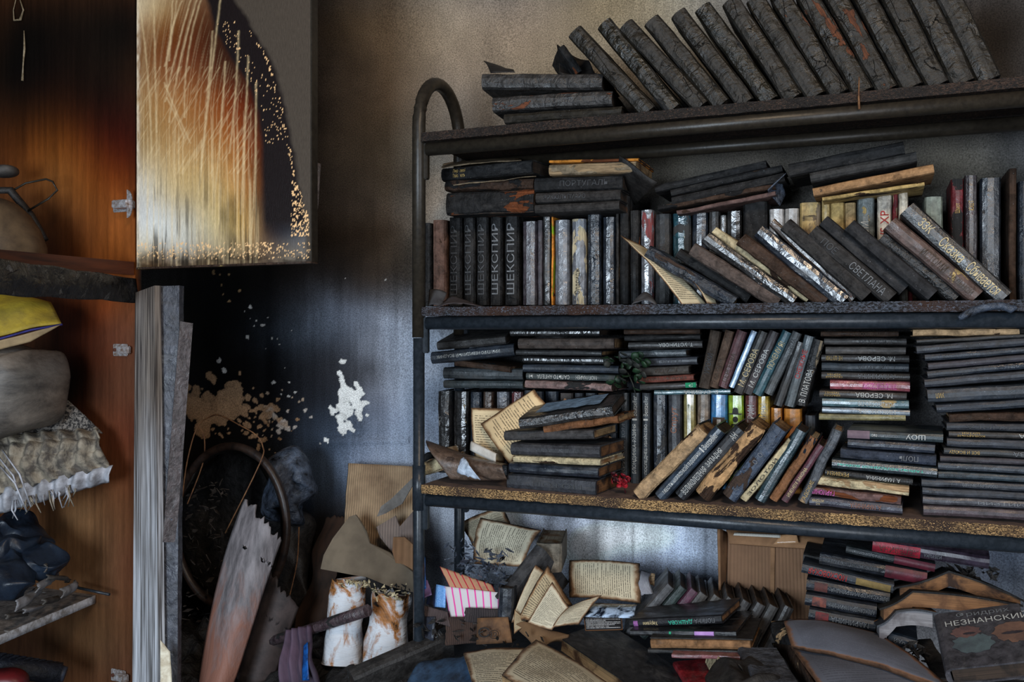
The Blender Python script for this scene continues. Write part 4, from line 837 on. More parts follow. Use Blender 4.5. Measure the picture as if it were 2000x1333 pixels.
# ------------------------------------------------ wardrobe at the left with open doors
CW = -0.12
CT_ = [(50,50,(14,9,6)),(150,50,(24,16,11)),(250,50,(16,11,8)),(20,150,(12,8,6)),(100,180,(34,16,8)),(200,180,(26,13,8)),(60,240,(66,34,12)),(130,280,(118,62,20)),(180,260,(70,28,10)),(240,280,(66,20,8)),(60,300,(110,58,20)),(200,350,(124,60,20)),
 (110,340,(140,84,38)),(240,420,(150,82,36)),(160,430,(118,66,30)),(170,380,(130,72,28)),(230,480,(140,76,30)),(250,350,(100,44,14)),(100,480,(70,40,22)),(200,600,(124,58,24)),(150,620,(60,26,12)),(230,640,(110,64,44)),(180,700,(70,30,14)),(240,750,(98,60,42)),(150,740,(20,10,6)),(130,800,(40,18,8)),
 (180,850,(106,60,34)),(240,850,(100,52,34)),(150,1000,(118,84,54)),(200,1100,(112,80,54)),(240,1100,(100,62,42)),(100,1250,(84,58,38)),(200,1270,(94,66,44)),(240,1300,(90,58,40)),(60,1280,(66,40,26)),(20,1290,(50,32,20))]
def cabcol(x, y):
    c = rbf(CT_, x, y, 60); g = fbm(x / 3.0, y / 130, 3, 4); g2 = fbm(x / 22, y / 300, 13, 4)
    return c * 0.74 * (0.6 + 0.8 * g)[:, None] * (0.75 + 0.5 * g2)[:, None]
MWOOD = vcol('varnished_brown_veneer', 0.42, 700, 0.3, 0.15, (1, 1, .06))
s0, s1 = s_at(-420, CW), s_at(264, CW)
MCB = Matrix.Translation((OX, OY, H)) @ RZ
CAB = thing('wardrobe', 'brown veneered wardrobe at the left with heat-darkened side panel', 'wardrobe', MCB)
o = panel_grid('side_panel', CW, s0, s1, -0.83, 0.95, 230, 420, cabcol, MWOOD, back=0.018, parent=CAB)
obj('back_panel', bx('back_panel', s1 - .56, s1 - .55, CW - .75, CW - .001, -.83, .95), simple('dark_brown_back', (50, 28, 16), (24, 16, 12), 9, .5, .2, (1, 1, .1)), CAB)
# hinges --------------------------------------------------------------
DT = [(275,20,(190,168,134)),(300,50,(130,92,56)),(320,20,(150,118,78)),(370,30,(96,56,30)),(420,60,(60,32,18)),(480,60,(46,33,24)),(540,30,(44,34,28)),(590,60,(60,48,38)),(285,120,(120,80,46)),(330,120,(110,58,30)),(380,110,(90,44,22)),(430,110,(56,26,14)),(490,120,(40,28,22)),(540,150,(50,43,37)),(590,160,(66,56,47)),
 (290,200,(150,110,66)),(350,200,(148,96,50)),(420,190,(116,58,24)),(480,200,(86,30,10)),(500,170,(40,18,12)),(535,230,(20,16,14)),(570,260,(56,49,43)),(598,250,(70,60,52)),(290,290,(160,130,88)),(350,300,(176,138,88)),(420,270,(150,96,48)),(470,290,(140,80,34)),(500,290,(100,40,14)),(530,300,(22,18,18)),(560,350,(26,24,25)),(595,330,(66,58,52)),
 (280,360,(196,188,172)),(330,370,(190,168,128)),(400,350,(182,150,98)),(460,370,(170,128,74)),(500,370,(130,78,36)),(520,380,(34,22,22)),(545,420,(30,32,38)),(575,380,(200,150,96)),(600,420,(84,78,72)),(290,430,(206,206,202)),(340,450,(206,204,194)),(400,440,(186,172,140)),(450,440,(190,160,100)),(495,450,(160,124,78)),(520,450,(60,42,34)),(550,470,(70,64,62)),(595,470,(96,92,90)),
 (280,490,(196,184,160)),(350,490,(190,184,170)),(430,490,(150,136,110)),(500,490,(110,90,66)),(560,500,(104,94,82)),(600,505,(100,92,84)),(300,512,(96,72,50)),(400,515,(110,86,60)),(500,512,(84,66,50))]
def doorcol(x, y):
    c = rbf(DT, x, y, 42)
    xb = np.interp(y, [0, 60, 110, 160, 220, 300, 520], [400, 415, 445, 478, 500, 508, 512]) + 5 * (fbm(x / 9, y / 30, 71, 3) - .5)
    xc = np.interp(y, [0, 60, 120, 200, 300, 400, 470, 520], [455, 490, 528, 552, 570, 586, 592, 592]) + 10 * (fbm(x / 20, y / 20, 72, 3) - .5)
    k1 = (np.clip((x - xb) / 10, 0, 1) * np.clip((470 - y) / 40, 0, 1))[:, None]; c = c * (1 - k1) + np.array(lin((26, 20, 20))[:3]) * k1
    k2 = np.clip((x - xc) / 9, 0, 1)[:, None]; c = c * (1 - k2) + np.array(lin((70, 62, 54))[:3]) * k2
    bend = np.clip(230 - y, 0, 400) ** 1.6 / 60.0; xx = x - bend * (0.15 + (x - 265) / 500)
    g = fbm(xx / 2.4, y / 150, 5, 3); g2 = fbm(x / 5.0, y / 200, 15, 4); g4 = fbm((x * .8 + y * .45) / 3.0, (y * .8 - x * .45) / 50, 61, 3)
    inz = np.clip((xb - x) / 12, 0, 1)
    lt = np.array(lin((222, 196, 150))[:3]); rng_ = np.clip((y - 120) / 200, 0.25, 1)
    k = (np.clip((g - 0.54) / 0.10, 0, 1) * 0.55 * inz * rng_ * .7 + np.clip((g4 - 0.6) / 0.08, 0, 1) * 0.22 * inz * (y > 130) * (y < 340))[:, None]; c = c * (1 - k) + lt * k
    lines = [(272, 4, 290, 120, 296, 330), (300, 0, 303, 110, 306, 260), (384, 0, 352, 90, 330, 240), (372, 0, 345, 90, 322, 200), (392, 0, 366, 80, 361, 230), (356, 0, 330, 60, 326, 170), (430, 0, 408, 90, 388, 380), (415, 60, 405, 160, 392, 330), (466, 60, 460, 150, 448, 300), (345, 0, 336, 50, 322, 130), (337, 0, 334, 60, 330, 120), (320, 160, 345, 220, 372, 280), (325, 190, 345, 240, 360, 270), (485, 110, 478, 230, 470, 420), (440, 120, 430, 240, 415, 420), (500, 160, 498, 300, 490, 480)]
    for (x0, y0, x1, y1, x2, y2) in lines:
        t = np.clip((y - y0) / max(1, (y2 - y0)), 0, 1); xq = (1 - t) ** 2 * x0 + 2 * t * (1 - t) * (2 * x1 - (x0 + x2) / 2) + t * t * x2
        d = np.abs(x - xq - 1.5 * (fbm(y / 9, x * 0, 81, 2) - .5)); kk = (np.exp(-(d / 1.9) ** 2) * ((y > y0) & (y < y2)) * (0.35 + 0.5 * fbm(y / 7, x / 9, 82, 2)))[:, None]
        c = c * (1 - kk * .7) + lt * kk * .62
    dk = np.clip((0.46 - g2) / 0.05, 0, 1) * np.clip((y - 260) / 200, 0, 1) * (x < 508) * np.clip(fbm(x / 30, y / 60, 91, 2) * 3 - .9, 0, 1)
    c = c * (1 - 0.68 * dk)[:, None]
    ed = np.exp(-((x - 268) / 4.5) ** 2)[:, None] * np.clip(fbm(x / 3, y / 14, 8, 3) * 2 - .4, 0, 1)[:, None]
    c = c * (1 - 0.8 * ed) + np.array(lin((225, 210, 185))[:3]) * 0.8 * ed
    n = fbm(x / 2.2, y / 3.4, 33, 3); low = np.clip((y - 340) / 80, 0, 1)
    m = ((np.abs(x - xc + 4) < 3 + 14 * low) & (n > 0.64 - 0.07 * low) & (y > 60) & (y < 462)) | ((np.abs(x - xb - 30) < 18) & (n > .735) & (y > 40) & (y < 280)) | ((y > 474) & (y < 506) & (n > .66))
    c = np.where(m[:, None], np.array(lin((238, 192, 138))[:3]), c)
    k3 = (np.clip((y - 488) / 16, 0, 1) * np.clip(fbm(x / 11, y / 8, 44, 3) * 3 - .9, 0, 1) * (~m))[:, None]; c = c * (1 - 0.6 * k3)
    return c
DS0, DS1 = s_at(267, CW - .02), s_at(607, CW - .02); DZ0 = SZ(400, 518, CW - .02)[1]
DO = panel_grid('door', CW - .02, DS0, DS1, DZ0, 0.98, 260, 420, doorcol, vcol('scorched_white_laminate', 0.36, 500, 0.3, 0.35, (1, 1, .15)), back=0.018, parent=CAB)
DO['label'] = 'open door scorched from white to orange and black'
obj('edge_strip', bx('edge_strip', DS1, DS1 + .003, CW - .021, CW - .001, DZ0 - .001, .98), M_METALT, DO)
obj('edge_strip', bx('edge_strip', DS0, DS1 + .003, CW - .022, CW - .001, DZ0 - .004, DZ0), cover('brn','gld',.3,.7,1), DO)
def hinge(px, py, cup, lbl, tilt=0):
    s, z, _ = SZ(px, py, CW - .004); 
    r = bpy.data.objects.new('hinge', None); COL.objects.link(r); r.parent = CAB; r.location = (s, CW, z); r['label'] = lbl
    obj('mounting_plate', bx('mounting_plate', -.029, .012, -.004, -.0005, -.013, .013, .0015), M_CHROME, r)
    obj('hinge_arm', bx('hinge_arm', -.006, .036 if cup else .024, (-.031 if cup else -.014), -.004, -.0085, .0085, .002), M_CHROME, r)
    for a in (-.022, -.008): obj('screw', tube('screw', [(a, -.0065, 0), (a, -.004, 0)], .004, 10), simple('rusty_screw', (96, 52, 36), (44, 28, 22), 200, .6), r)
    if cup:
        obj('cup_flange', mesh('cup_flange', *disc(.0, .030, (.030, -.0212, 0))), M_CHROME, r)
def disc(r0, r1, c, n=24, th=.002):
    V = []; Fc = []
    for k in range(2):
        for i in range(n):
            a = math.pi * (i / (n - 1)) - math.pi / 2; V.append((c[0] + r1 * .5 * math.cos(a), c[1] - k * th, c[2] + r1 * math.sin(a)))
    Fc = [tuple(range(n)), tuple(range(2 * n - 1, n - 1, -1))] + [(i, n + i, n + (i + 1) % n, (i + 1) % n) for i in range(n)]
    return V, Fc
hinge(240, 402, True, 'chrome cup hinge holding the upper scorched door')
hinge(240, 684, False, 'tarnished hinge plate below the charred shelf, beside the split door edge')
hinge(236, 1322, False, 'dusty hinge plate at the very bottom of the brown side panel')
# lower door: split and delaminated, seen nearly edge on
LD = bpy.data.objects.new('door', None); COL.objects.link(LD); LD.parent = CAB; LD.matrix_parent_inverse = MCB.inverted(); LD['label'] = 'lower door split into grey weathered veneer layers'
def slab(name, tl, tr, bl, br, w, th, mat, parent, wa=None, **kw):
    wa = w if wa is None else wa
    return grid(name, quadfn([Pw(bl[0], bl[1], w), Pw(br[0], br[1], wa), Pw(tr[0], tr[1], wa), Pw(tl[0], tl[1], w)], **kw), 6, 40, th, False, mat, parent)
n_ = NT('weathered_grain'); v_ = n_.coord((1, 1, .02), rnd=False); g_ = n_.noise(v_, 210, 3, .6); b_ = n_.noise(n_.coord((1, 1, .25), rnd=False), 8, 4)
c_ = n_.mix(n_.ramp(g_, .38, .62), lin((88, 86, 86)), lin((196, 198, 204))); c_ = n_.mix(n_.ramp(b_, .42, .66, 0, .7), c_, lin((70, 62, 54))); tcg = n_.n('ShaderNodeTexCoord'); spg = n_.n('ShaderNodeSeparateXYZ'); n_.l(tcg.outputs['UV'], spg.inputs[0]); c_ = n_.mix(n_.ramp(n_.math('ADD', spg.outputs[1], n_.math('MULTIPLY', b_, .35)), .62, .95, 0, .8), c_, n_.mix(n_.ramp(g_, .4, .6), lin((52, 44, 40)), lin((120, 106, 92)))); n_.bump(g_, .5, .003); M_GRAIN = n_.out(c_, .6)
M_SPL = cover((78,80,88),'sil',.3,.4,.8); M_SPL2 = cover((84,76,76),'sky',.25,.45,.8)
slab('veneer_layer', (264,572), (302,558), (258,1420), (312,1420), CW - .03, .014, M_GRAIN, LD, wa=CW - .05)
slab('door_core', (296,560), (350,558), (308,1420), (346,1420), CW - .035, .02, M_SPL, LD, wa=CW - .02, amp=.002)
slab('veneer_strip', (352,628), (377,632), (318,1060), (344,1060), CW - .04, .006, M_SPL2, LD, wa=CW - .02, amp=.002)
o = grid('white_edge_patch', quadfn([Pw(313,1400,CW - .062), Pw(340,1400,CW - .05), Pw(332,1275,CW - .05), Pw(313,1250,CW - .062)], amp=.002, rag=.05), 5, 14, .002, True, simple('white_lacquer', (226, 218, 196), (180, 165, 140), 60, .5), LD)
o = grid('wood_strip', quadfn([Pw(594,515,CW + .01), Pw(606,515,CW + .02), Pw(627,320,CW + .02), Pw(608,314,CW + .01)], amp=.003, curl=.01), 4, 20, .003, True, M_SPL2)
tag(o, 'narrow grey split wood strip standing behind the right edge of the upper door', 'wood strip')
# shelves of the wardrobe
def board3(name, a, b, c, d, th, mat, parent, **kw):   # corners of the top, world
    return grid(name, quadfn([a, b, c, d], **kw), 30, 6, th, False, mat, parent)
zt = (Pw(186,1163,CW).z - H)
A = Pw(186,1163,CW); B = Pz(-40, 1258, zt); B = A + (B - A) * 1.35; off = Vector((-.35, .12, 0))
sh = board3('shelf_board', B, A, A + Vector((-.4, .16, 0)), B + Vector((-.4, .16, 0)), .013, cover((126,118,112),'wht',.2,.8,.4), CAB)
upv = Vector((0, 0, 1))
grid('shelf_edging', quadfn([B + Vector((.003, -.004, -.0165)), A + Vector((.003, -.004, -.0165)), A + Vector((.003, -.004, .001)), B + Vector((.003, -.004, .001))], amp=.0008), 30, 2, .002, True, simple('chipped_white_edging', (190, 192, 198), (120, 116, 112), 60, .6, .3), CAB).matrix_parent_inverse = MCB.inverted()
A2 = Pw(266,545,CW - .002); z2_ = A2.z - H; B2 = Pz(-60, 496, z2_ ); B2 = A2 + (B2 - A2) * 1.25; up = Vector((0, 0, 1))
MCH = cover((30,29,30),'gry',.34,.4,1.0,1)
def charf(u, v):
    bot = A2 + Vector((0, 0, -.05)); botb = B2 + Vector((0, 0, -.062 )); p = (B2 * (1 - u) + A2 * u) * v + (botb * (1 - u) + bot * u) * (1 - v)
    return p + Vector((.6, -.75, 0)) * (.012 * noise.noise(p * 30) + .01 * math.sin(v * 3.1)) + Vector((0, 0, .004 * noise.noise(p * 12)))
gx = grid('charred_front_rail', charf, 60, 16, .014, True, MCH, CAB); gx['label'] = 'alligatored black charred shelf front'
a = Pw(262,512,CW - .004); b = Pz(-60, 482, a.z - H); b = a + (b - a) * 1.25
grid('shelf_board', quadfn([b + Vector((0,0,-.028)), a + Vector((0,0,-.028)), a, b]), 4, 4, .01, False, simple('burnt_brown_board', (84, 44, 26), (44, 24, 18), 14, .5, .2, (.3, .3, 3)), CAB)
obj('drip_run', tube('drip_run', [Pw(38,-5,CW-.004), Pw(46,20,CW-.004), Pw(40,38,CW-.005), Pw(28,40,CW-.005), Pw(26,20,CW-.004), Pw(32,-5,CW-.004)], [.0018,.002,.003,.0022,.001,.001], 6), simple('pale_drip', (150, 135, 110), (90, 76, 56), 60, .4), CAB, None)
obj('drip_run', tube('drip_run', [Pw(47,60,CW-.004), Pw(48,95,CW-.005), Pw(45,130,CW-.004), Pw(44,158,CW-.004)], [.001,.0025,.0015,.003], 6), simple('pale_drip', 0, 0), CAB, None)
for o in COL.objects:
    if o.parent is CAB and o.name.split('.')[0] in ('shelf_board','charred_front_rail','shelf_board','drip_run'): o.matrix_parent_inverse = MCB.inverted()
# contents -------------------------------------------------------------
def blob(name, c, rx, ry, rz, label, cat, mat, rot=0, tilt=0, folds=None, p=2.4, nu=48, nv=28, amp=.01, sc=12, group=None):
    V = []; Fc = []
    def sp(x, e): return math.copysign(abs(x) ** e, x)
    for j in range(nv + 1):
        ph = -math.pi / 2 + math.pi * j / nv
        for i in range(nu):
            th = 2 * math.pi * i / nu; e = 2 / p
            q = Vector((rx * sp(math.cos(ph), e) * sp(math.cos(th), e), ry * sp(math.cos(ph), e) * sp(math.sin(th), e), rz * sp(math.sin(ph), e)))
            q = q + noise.noise_vector(q * sc + Vector((rx * 99, 0, 0))) * amp
            if folds: q = folds(q, th, ph)
            V.append(q)
    for j in range(nv):
        for i in range(nu): Fc.append((j * nu + i, j * nu + (i + 1) % nu, (j + 1) * nu + (i + 1) % nu, (j + 1) * nu + i))
    o = obj(name, mesh(name, V, Fc, True), mat, None, Matrix.Translation(c) @ Matrix.Rotation(rot, 4, 'Z') @ Matrix.Rotation(tilt, 4, 'Y'))
    return tag(o, label, cat, group)
wv = -0.30
M_CUSH = simple('dusty_grey_satin', (118, 108, 98), (62, 57, 53), 9, .5, .4, (1, 1, 2.5), dst=.01)
def pil(q, th, ph): return q + Vector((0, 0, .006 * math.sin(q.x * 90 + 3 * math.sin(q.z * 30)))) * (1 if q.z > 0 else .4)
blob('cushion', Pw(22,765,-.27), .088, .10, .088, 'plump dusty grey satin cushion on the left, under the yellow bag', 'cushion', M_CUSH, rot=-.3, folds=pil, p=3.2, amp=.014)
# yellow bag
MY = simple('sooty_yellow_fabric', (170, 146, 40), (104, 88, 34), 9, .7, .5, dst=.01)
bag = thing('yellow_bag', 'yellow fabric bag with blue piping lying under the charred shelf', 'bag', Matrix.Identity(4))
grid('fabric', quadfn([Pw(-60,672,-.36), Pw(120,632,-.25), Pw(100,592,-.2), Pw(-60,560,-.3)], curl=.014, cu=.01, amp=.012, sc=14), 24, 14, .003, True, MY, bag)
pz = [Pw(-60,682,-.365), Pw(0,662,-.33), Pw(60,645,-.29), Pw(122,634,-.252)]
obj('piping', tube('piping', pz, .0022, 8), simple('blue_piping', (40, 40, 110), (26, 26, 70), 50, .6), bag)
grid('fabric_underside', quadfn([Pw(-60,700,-.36), Pw(60,668,-.29), Pw(120,634,-.255), Pw(-60,682,-.365)], amp=.004), 14, 5, .002, True, simple('tan_lining', (150, 128, 96), (100, 84, 60), 14, .8), bag)
# knitted, ruched garment with frilled hem
MK = simple('ruched_knit', (140, 130, 114), (78, 72, 66), 40, .75, .8, (1, 1, 1), lo=.4, hi=.6, dst=.006)
MKW = simple('pale_frill', (180, 182, 190), (110, 108, 110), 30, .7, .5)
gar = thing('knitted_garment', 'grey ruched knitted garment with ragged pale frill hem, below the cushion', 'clothing', Matrix.Identity(4))
def fr(u, v): return .008 * math.sin(u * 52 + 1.6 * math.sin(v * 7)) + .007 * abs(math.sin(v * 11 + u * 2)) ** .5
grid('knit', quadfn([Pw(-60,990,-.30), Pw(222,918,-.17), Pw(196,838,-.16), Pw(-60,868,-.26)], curl=.03, cu=.02, amp=.006, fold=fr), 110, 60, .003, True, MK, gar)
grid('knit_upper', quadfn([Pw(-20,875,-.26), Pw(200,845,-.16), Pw(112,764,-.15), Pw(30,790,-.2)], curl=.02, amp=.008, sc=25, fold=lambda u, v: .003 * math.sin(u * 60) * math.sin(v * 60)), 60, 30, .003, True, simple('open_knit', (110, 104, 98), (28, 26, 26), 160, .8, .9, lo=.45, hi=.55), gar)
grid('frill', quadfn([Pw(-60,1022,-.31), Pw(216,942,-.175), Pw(222,908,-.18), Pw(-60,966,-.31)], amp=.003, curl=.012, fold=lambda u, v: .008 * math.sin(u * 52), rag=.01), 110, 8, .0015, True, MKW, gar)
R_ = random.Random(3)
for i in range(26):
    x = R_.uniform(20, 150); y = 985 - (x) * .27; l = R_.uniform(15, 42); w_ = -.29 + x * .0005
    obj('fringe_strand', tube('fringe_strand', [Pw(x, y, w_), Pw(x + R_.uniform(-6, 6), y + l * .5, w_ - .004), Pw(x + R_.uniform(-10, 10), y + l, w_)], [.002, .0018, .001], 5), MKW if i % 2 else MK, gar)
for k, (x0, y0, x1, y1) in enumerate([(-5,890,45,985),(-5,905,52,1000),(5,880,60,990)]):
    obj('cord', tube('cord', [Pw(x0, y0, -.31), Pw((x0 + x1) / 2 + 6, (y0 + y1) / 2 - 8, -.325), Pw(x1, y1, -.31)], .0018, 6), MKW, gar)
# leather shoes and scraps on the lower shelf
ML = simple('blue_black_leather', (30, 40, 54), (14, 18, 26), 14, .35, .4, dst=.006)
zs = zt
def shoe(px, py, w, rx, rz, rot, lbl, tilt=0):
    def fo(q, th, ph):
        q = q.copy()
        q.z *= 1 - .35 * max(0, q.x / rx); return q + Vector((0, 0, .004 * math.sin(q.x * 110) * (q.z > 0)))
    return blob('leather_shoe', Pw(px, py, w), rx, .038, rz, lbl, 'shoe', ML, rot=rot, tilt=tilt, folds=fo, p=2.6, amp=.02, sc=24, nu=64, nv=40, group='crushed leather shoes in the wardrobe')
shoe(18, 1130, -.33, .062, .045, -.9, 'nearest crushed blue-black leather shoe on the lower wardrobe shelf', .2)
shoe(80, 1100, -.27, .055, .034, -.6, 'dark leather shoe behind the nearest one on the lower wardrobe shelf', .1)
shoe(45, 1045, -.25, .07, .028, -.3, 'uppermost dark leather shoe leaning up against the brown panel', .55)
shoe(10, 1070, -.3, .06, .03, .4, 'crumpled leather piece lying across the shoes in the wardrobe', -.1)
MR = simple('dusty_rag', (130, 130, 134), (84, 80, 78), 16, .85, .4)
SCR = [(90,1110,120,1092,14,'flat grey leather tab beside the dark shoes'),(70,1150,110,1120,16,'curved pale strap across the lower wardrobe shelf'),(30,1185,75,1150,18,'broad pale strap at the front of the lower shelf'),(118,1160,150,1142,17,'crumpled pale rag at the right end of the lower shelf'),(78,1178,112,1170,10,'dark grey rolled scrap at the shelf front edge'),(45,1195,80,1185,8,'cream wrapped scrap at the front of the lower shelf'),(12,1205,50,1200,8,'grey scrap at the left front of the lower shelf'),(90,1128,130,1135,9,'brown crumpled scrap behind the pale rag')]
for i, (x0, y0, x1, y1, h, l) in enumerate(SCR):
    p0 = Pw(x0, y0, -.25 - .0012 * (130 - x0)); p1 = Pw(x1, y1, -.2 - .0012 * (130 - x1))
    hh = Vector((-.3, .5, 1)).normalized() * h / F * 2.2
    o = grid('scrap', quadfn([p0 - hh / 2, p1 - hh / 2, p1 + hh / 2, p0 + hh / 2], curl=.006, cu=.008, amp=.008, sc=45, seed=i, rag=.12), 16, 10, .0022, True, MR if i in (1, 2, 3, 5) else simple('dull_scrap', (80, 76, 72), (50, 46, 44), 30, .8, .5))
    tag(o, l, 'scrap')
o = obj('thin_rod', tube('thin_rod', [Pw(140,1146,-.16), Pw(214,1162,-.15)], .003, 8), M_METAL); tag(o, 'thin dark rod lying over the end of the lower wardrobe shelf', 'rod')
# black ribbed handle at the bottom, dome and wire hanger at the top
hd = thing('ribbed_handle_tool', 'black tool with ribbed rubber handle at the bottom of the wardrobe', 'tool', Matrix.Identity(4))
obj('grip', tube('grip', [Pw(-60,1296,-.34), Pw(0,1302,-.3), Pw(60,1310,-.26), Pw(118,1316,-.22)], [.02,.021,.021,.022], 16), simple('ribbed_rubber', (32, 34, 42), (18, 19, 24), 120, .5, .8), hd)
obj('end_cap', tube('end_cap', [Pw(116,1316,-.222), Pw(128,1318,-.215)], [.017, .015], 12), simple('blue_grey_cap', (50, 54, 66), (36, 38, 46), 50, .5), hd)
for i, x in enumerate(range(-40, 116, 13)): obj('rib', tube('rib', [Pw(x, 1298 + x * .16, -.3 + x * .0007), Pw(x + 3, 1298.5 + x * .16, -.3 + x * .0007)], .0228, 14), simple('ribbed_rubber', 0, 0), hd)
blob('red_plastic_piece', Pw(5,1330,-.34), .05, .03, .022, 'dark red plastic piece under the ribbed handle', 'plastic piece', simple('dark_red_plastic', (90, 24, 26), (50, 18, 20), 20, .4), amp=.006)
MDM = simple('brown_lamp_dome', (96, 78, 58), (52, 42, 34), 12, .45, .3)
dm = thing('lamp_dome', 'brown sooty dome-shaped object above the charred shelf at left', 'lamp shade', Matrix.Translation(Pw(-20,480,-.30)) @ Matrix.Rotation(.35, 4, 'Y'))
V = []; Fc = []; n = 36; prof = [(0, .1), (.02, .098), (.045, .085), (.07, .062), (.09, .032), (.1, .0), (.103, -.012), (.099, -.012), (.086, .028), (.066, .057), (.042, .08), (0, .094)]
for (r, z) in prof:
    for i in range(n): V.append((r * 1.15 * math.cos(2 * math.pi * i / n), r * math.sin(2 * math.pi * i / n), z))
for j in range(len(prof) - 1):
    for i in range(n): Fc.append((j * n + i, j * n + (i + 1) % n, (j + 1) * n + (i + 1) % n, (j + 1) * n + i))
obj('dome', mesh('dome', V, Fc, True), MDM, dm)
wl = [Pw(15,378,-.22), Pw(50,358,-.20), Pw(90,350,-.19), Pw(103,355,-.19), Pw(112,372,-.19), Pw(95,388,-.2), Pw(55,412,-.21)]
tag(obj('wire_loop', tube('wire_loop', wl, .0022, 8), M_METALT), 'black bent wire loop standing behind the brown dome', 'wire')
blob('shoe_tip', Pw(8,334,-.22), .03, .03, .014, 'dusty dark shoe tip at the left edge above the brown dome', 'shoe', simple('dusty_shoe', (78, 74, 70), (44, 40, 38), 30, .7, .4), rot=.2, amp=.004)
tag(obj('charred_strap', tube('charred_strap', [Pw(-20,372,-.25), Pw(20,372,-.22), Pw(60,420,-.2), Pw(90,470,-.19)], [.008, .009, .008, .006], 8), M_BLACK), 'black charred strap curving over the brown dome', 'strap')
# ------------------------------------------------ heap on the floor and the lowest shelf
def S3(s, w, z): return S2W(s, w, z)
def heap(u, v):
    s = -.55 + 1.75 * u; w = -.42 + .74 * v
    z = -.685 - .10 * max(0, -s - .02) / .5 - max(0, -.25 - w) * .8 + (-.05 if s < -.1 and w > .1 else 0)
    z += .035 * noise.noise(Vector((s * 9, w * 9, 1))) + .016 * noise.noise(Vector((s * 40, w * 40, 2)))
    return S3(s, w, z)
hp = grid('burnt_rubble', heap, 220, 100, .0, False, M_ASH); tag(hp, 'black burnt rubble and ash heaped under the books at the bottom', 'rubble', None, 'stuff')
def heap2(u, v):
    s = -.9 + .9 * u; w = -.1 + .44 * v
    z = -.78 + .05 * noise.noise(Vector((s * 8, w * 9, 5))) + .03 * noise.noise(Vector((s * 30, w * 30, 2))) + .1 * v
    return S3(s, w, z)
hp = grid('burnt_rubble', heap2, 120, 60, .0, False, M_ASH); tag(hp, 'black burnt debris on the floor behind the split door', 'rubble', None, 'stuff')
Rg = random.Random(11)
def shards(label, zones, mat, n, lo, hi):
    V = []; Fc = []
    for _ in range(n):
        x, y, w, rx, ry, rw = Rg.choice(zones)
        c = Pw(x + Rg.uniform(-rx, rx), y + Rg.uniform(-ry, ry), w + Rg.uniform(-rw, rw)); r = Rg.uniform(lo, hi)
        a = Vector((Rg.gauss(0, 1), Rg.gauss(0, 1), Rg.gauss(0, .7))).normalized(); b = a.cross(Vector((Rg.random(), Rg.random(), Rg.random()))).normalized(); nn = a.cross(b) * .0009
        k = len(V); P_ = [c + a * r, c + b * r * Rg.uniform(.2, .6), c - a * r * Rg.uniform(.5, 1) + b * r * .1, c - b * r * Rg.uniform(.2, .5)]
        V += [p + nn for p in P_] + [p - nn for p in P_]
        Fc += [(k, k+1, k+2, k+3), (k+7, k+6, k+5, k+4)] + [(k + i, k + 4 + i, k + 4 + (i + 1) % 4, k + (i + 1) % 4) for i in range(4)]
    tag(obj('charred_shards', mesh('charred_shards', V, Fc), mat), label, 'debris', None, 'stuff')
shards('curled glossy black melted shards in the box left under the bookcase', [(945,1098,.06,50,26,.03),(900,1080,.06,28,30,.02),(960,1120,.04,25,22,.03)], M_GLOSSB, 110, .005, .014)
shards('small blackened shards scattered among the bottom books', [(1900,1120,.08,50,12,.03),(1470,1318,-.1,50,14,.03),(1000,1265,-.03,60,30,.03),(880,1230,.0,70,20,.03),(1780,1290,-.03,40,30,.03),(640,1310,.12,80,20,.04),(400,1150,.2,50,120,.04)], M_BLACK, 300, .005, .014)
shards('greyish flakes and paper ash in the dark corner behind the split door', [(420,1180,.1,60,90,.04),(400,1000,.18,45,60,.04),(560,1280,.14,30,30,.03)], simple('grey_flakes', (66, 60, 56), (30, 26, 24), 40, .8, .5), 160, .004, .014)
def mbook(c, xd, outw, L, D, t, mat, label, group, **kw):
    x = Vector(xd).normalized(); y = -Vector(outw); y = (y - x * y.dot(x)).normalized(); z = x.cross(y)
    M = Matrix((x, y, z)).transposed().to_4x4(); M.translation = Vector(c)
    return make_book(M, L, D, t, mat, label, group, **kw)
def qbook(p0, p1, p2, t, mat, label, group, L=None, D=None, **kw):
    """p0,p1: ends of the spine on the top cover, p2: fore edge beyond p0"""
    p0, p1, p2 = map(Vector, (p0, p1, p2)); x = (p1 - p0); y = p2 - p0; z = x.cross(y)
    if z.z < 0: p2 = p2 + x; p0, p1 = p1, p0; x = -x
    l = x.length; x.normalize(); y = (y - x * y.dot(x)); d = y.length; y.normalize(); z = x.cross(y)
    c = (p0 + p1) / 2 - z * t / 2; M = Matrix((x, y, z)).transposed().to_4x4(); M.translation = c
    return make_book(M, L or l, D or d, t, mat, label, group, **kw)
GP = 'books in the heap under the bookcase'
# books with their own place in the heap
BIGB = qbook(Pz(1183,1214,-.560), Pz(1356,1322,-.600), Pz(1108,1255,-.572), .030, cover((40,40,42),'gry',.12,.45,.3), 'large black hardcover lying face up, bottom centre', GP, pg='tan', amp=.0006)
mbook(Pw(783,1274,-.04), Pz(880,1234,-.565) - Pz(686,1318,-.61), (.05, -.30, .95), .215, .13, .036, cover('dgr','gry',.16,.5,.6), 'thick dusty black book with its spine up, left of the torn boxes', GP, text=[('ЕХИГ','s',.84,.93,.5,0)], amp=.001)
NZ = qbook(Q(1827,1200,1.345), Q(1850,1308,1.225), Q(2000,1207,1.27), .026, cover((64,62,66),'gry',.14,.55,.3), 'grey-covered book with two-line title face up, bottom right corner', GP, amp=.0006, pg='drk')
Ld, Dd = NZ.children[0].dimensions.x, .125
def covt(par, body, ink, x0, y0, wd, h, t): lettering(body, ink, par, lambda a, b: Vector((x0 - b * h, y0 + a * wd, t / 2 + .0012)))
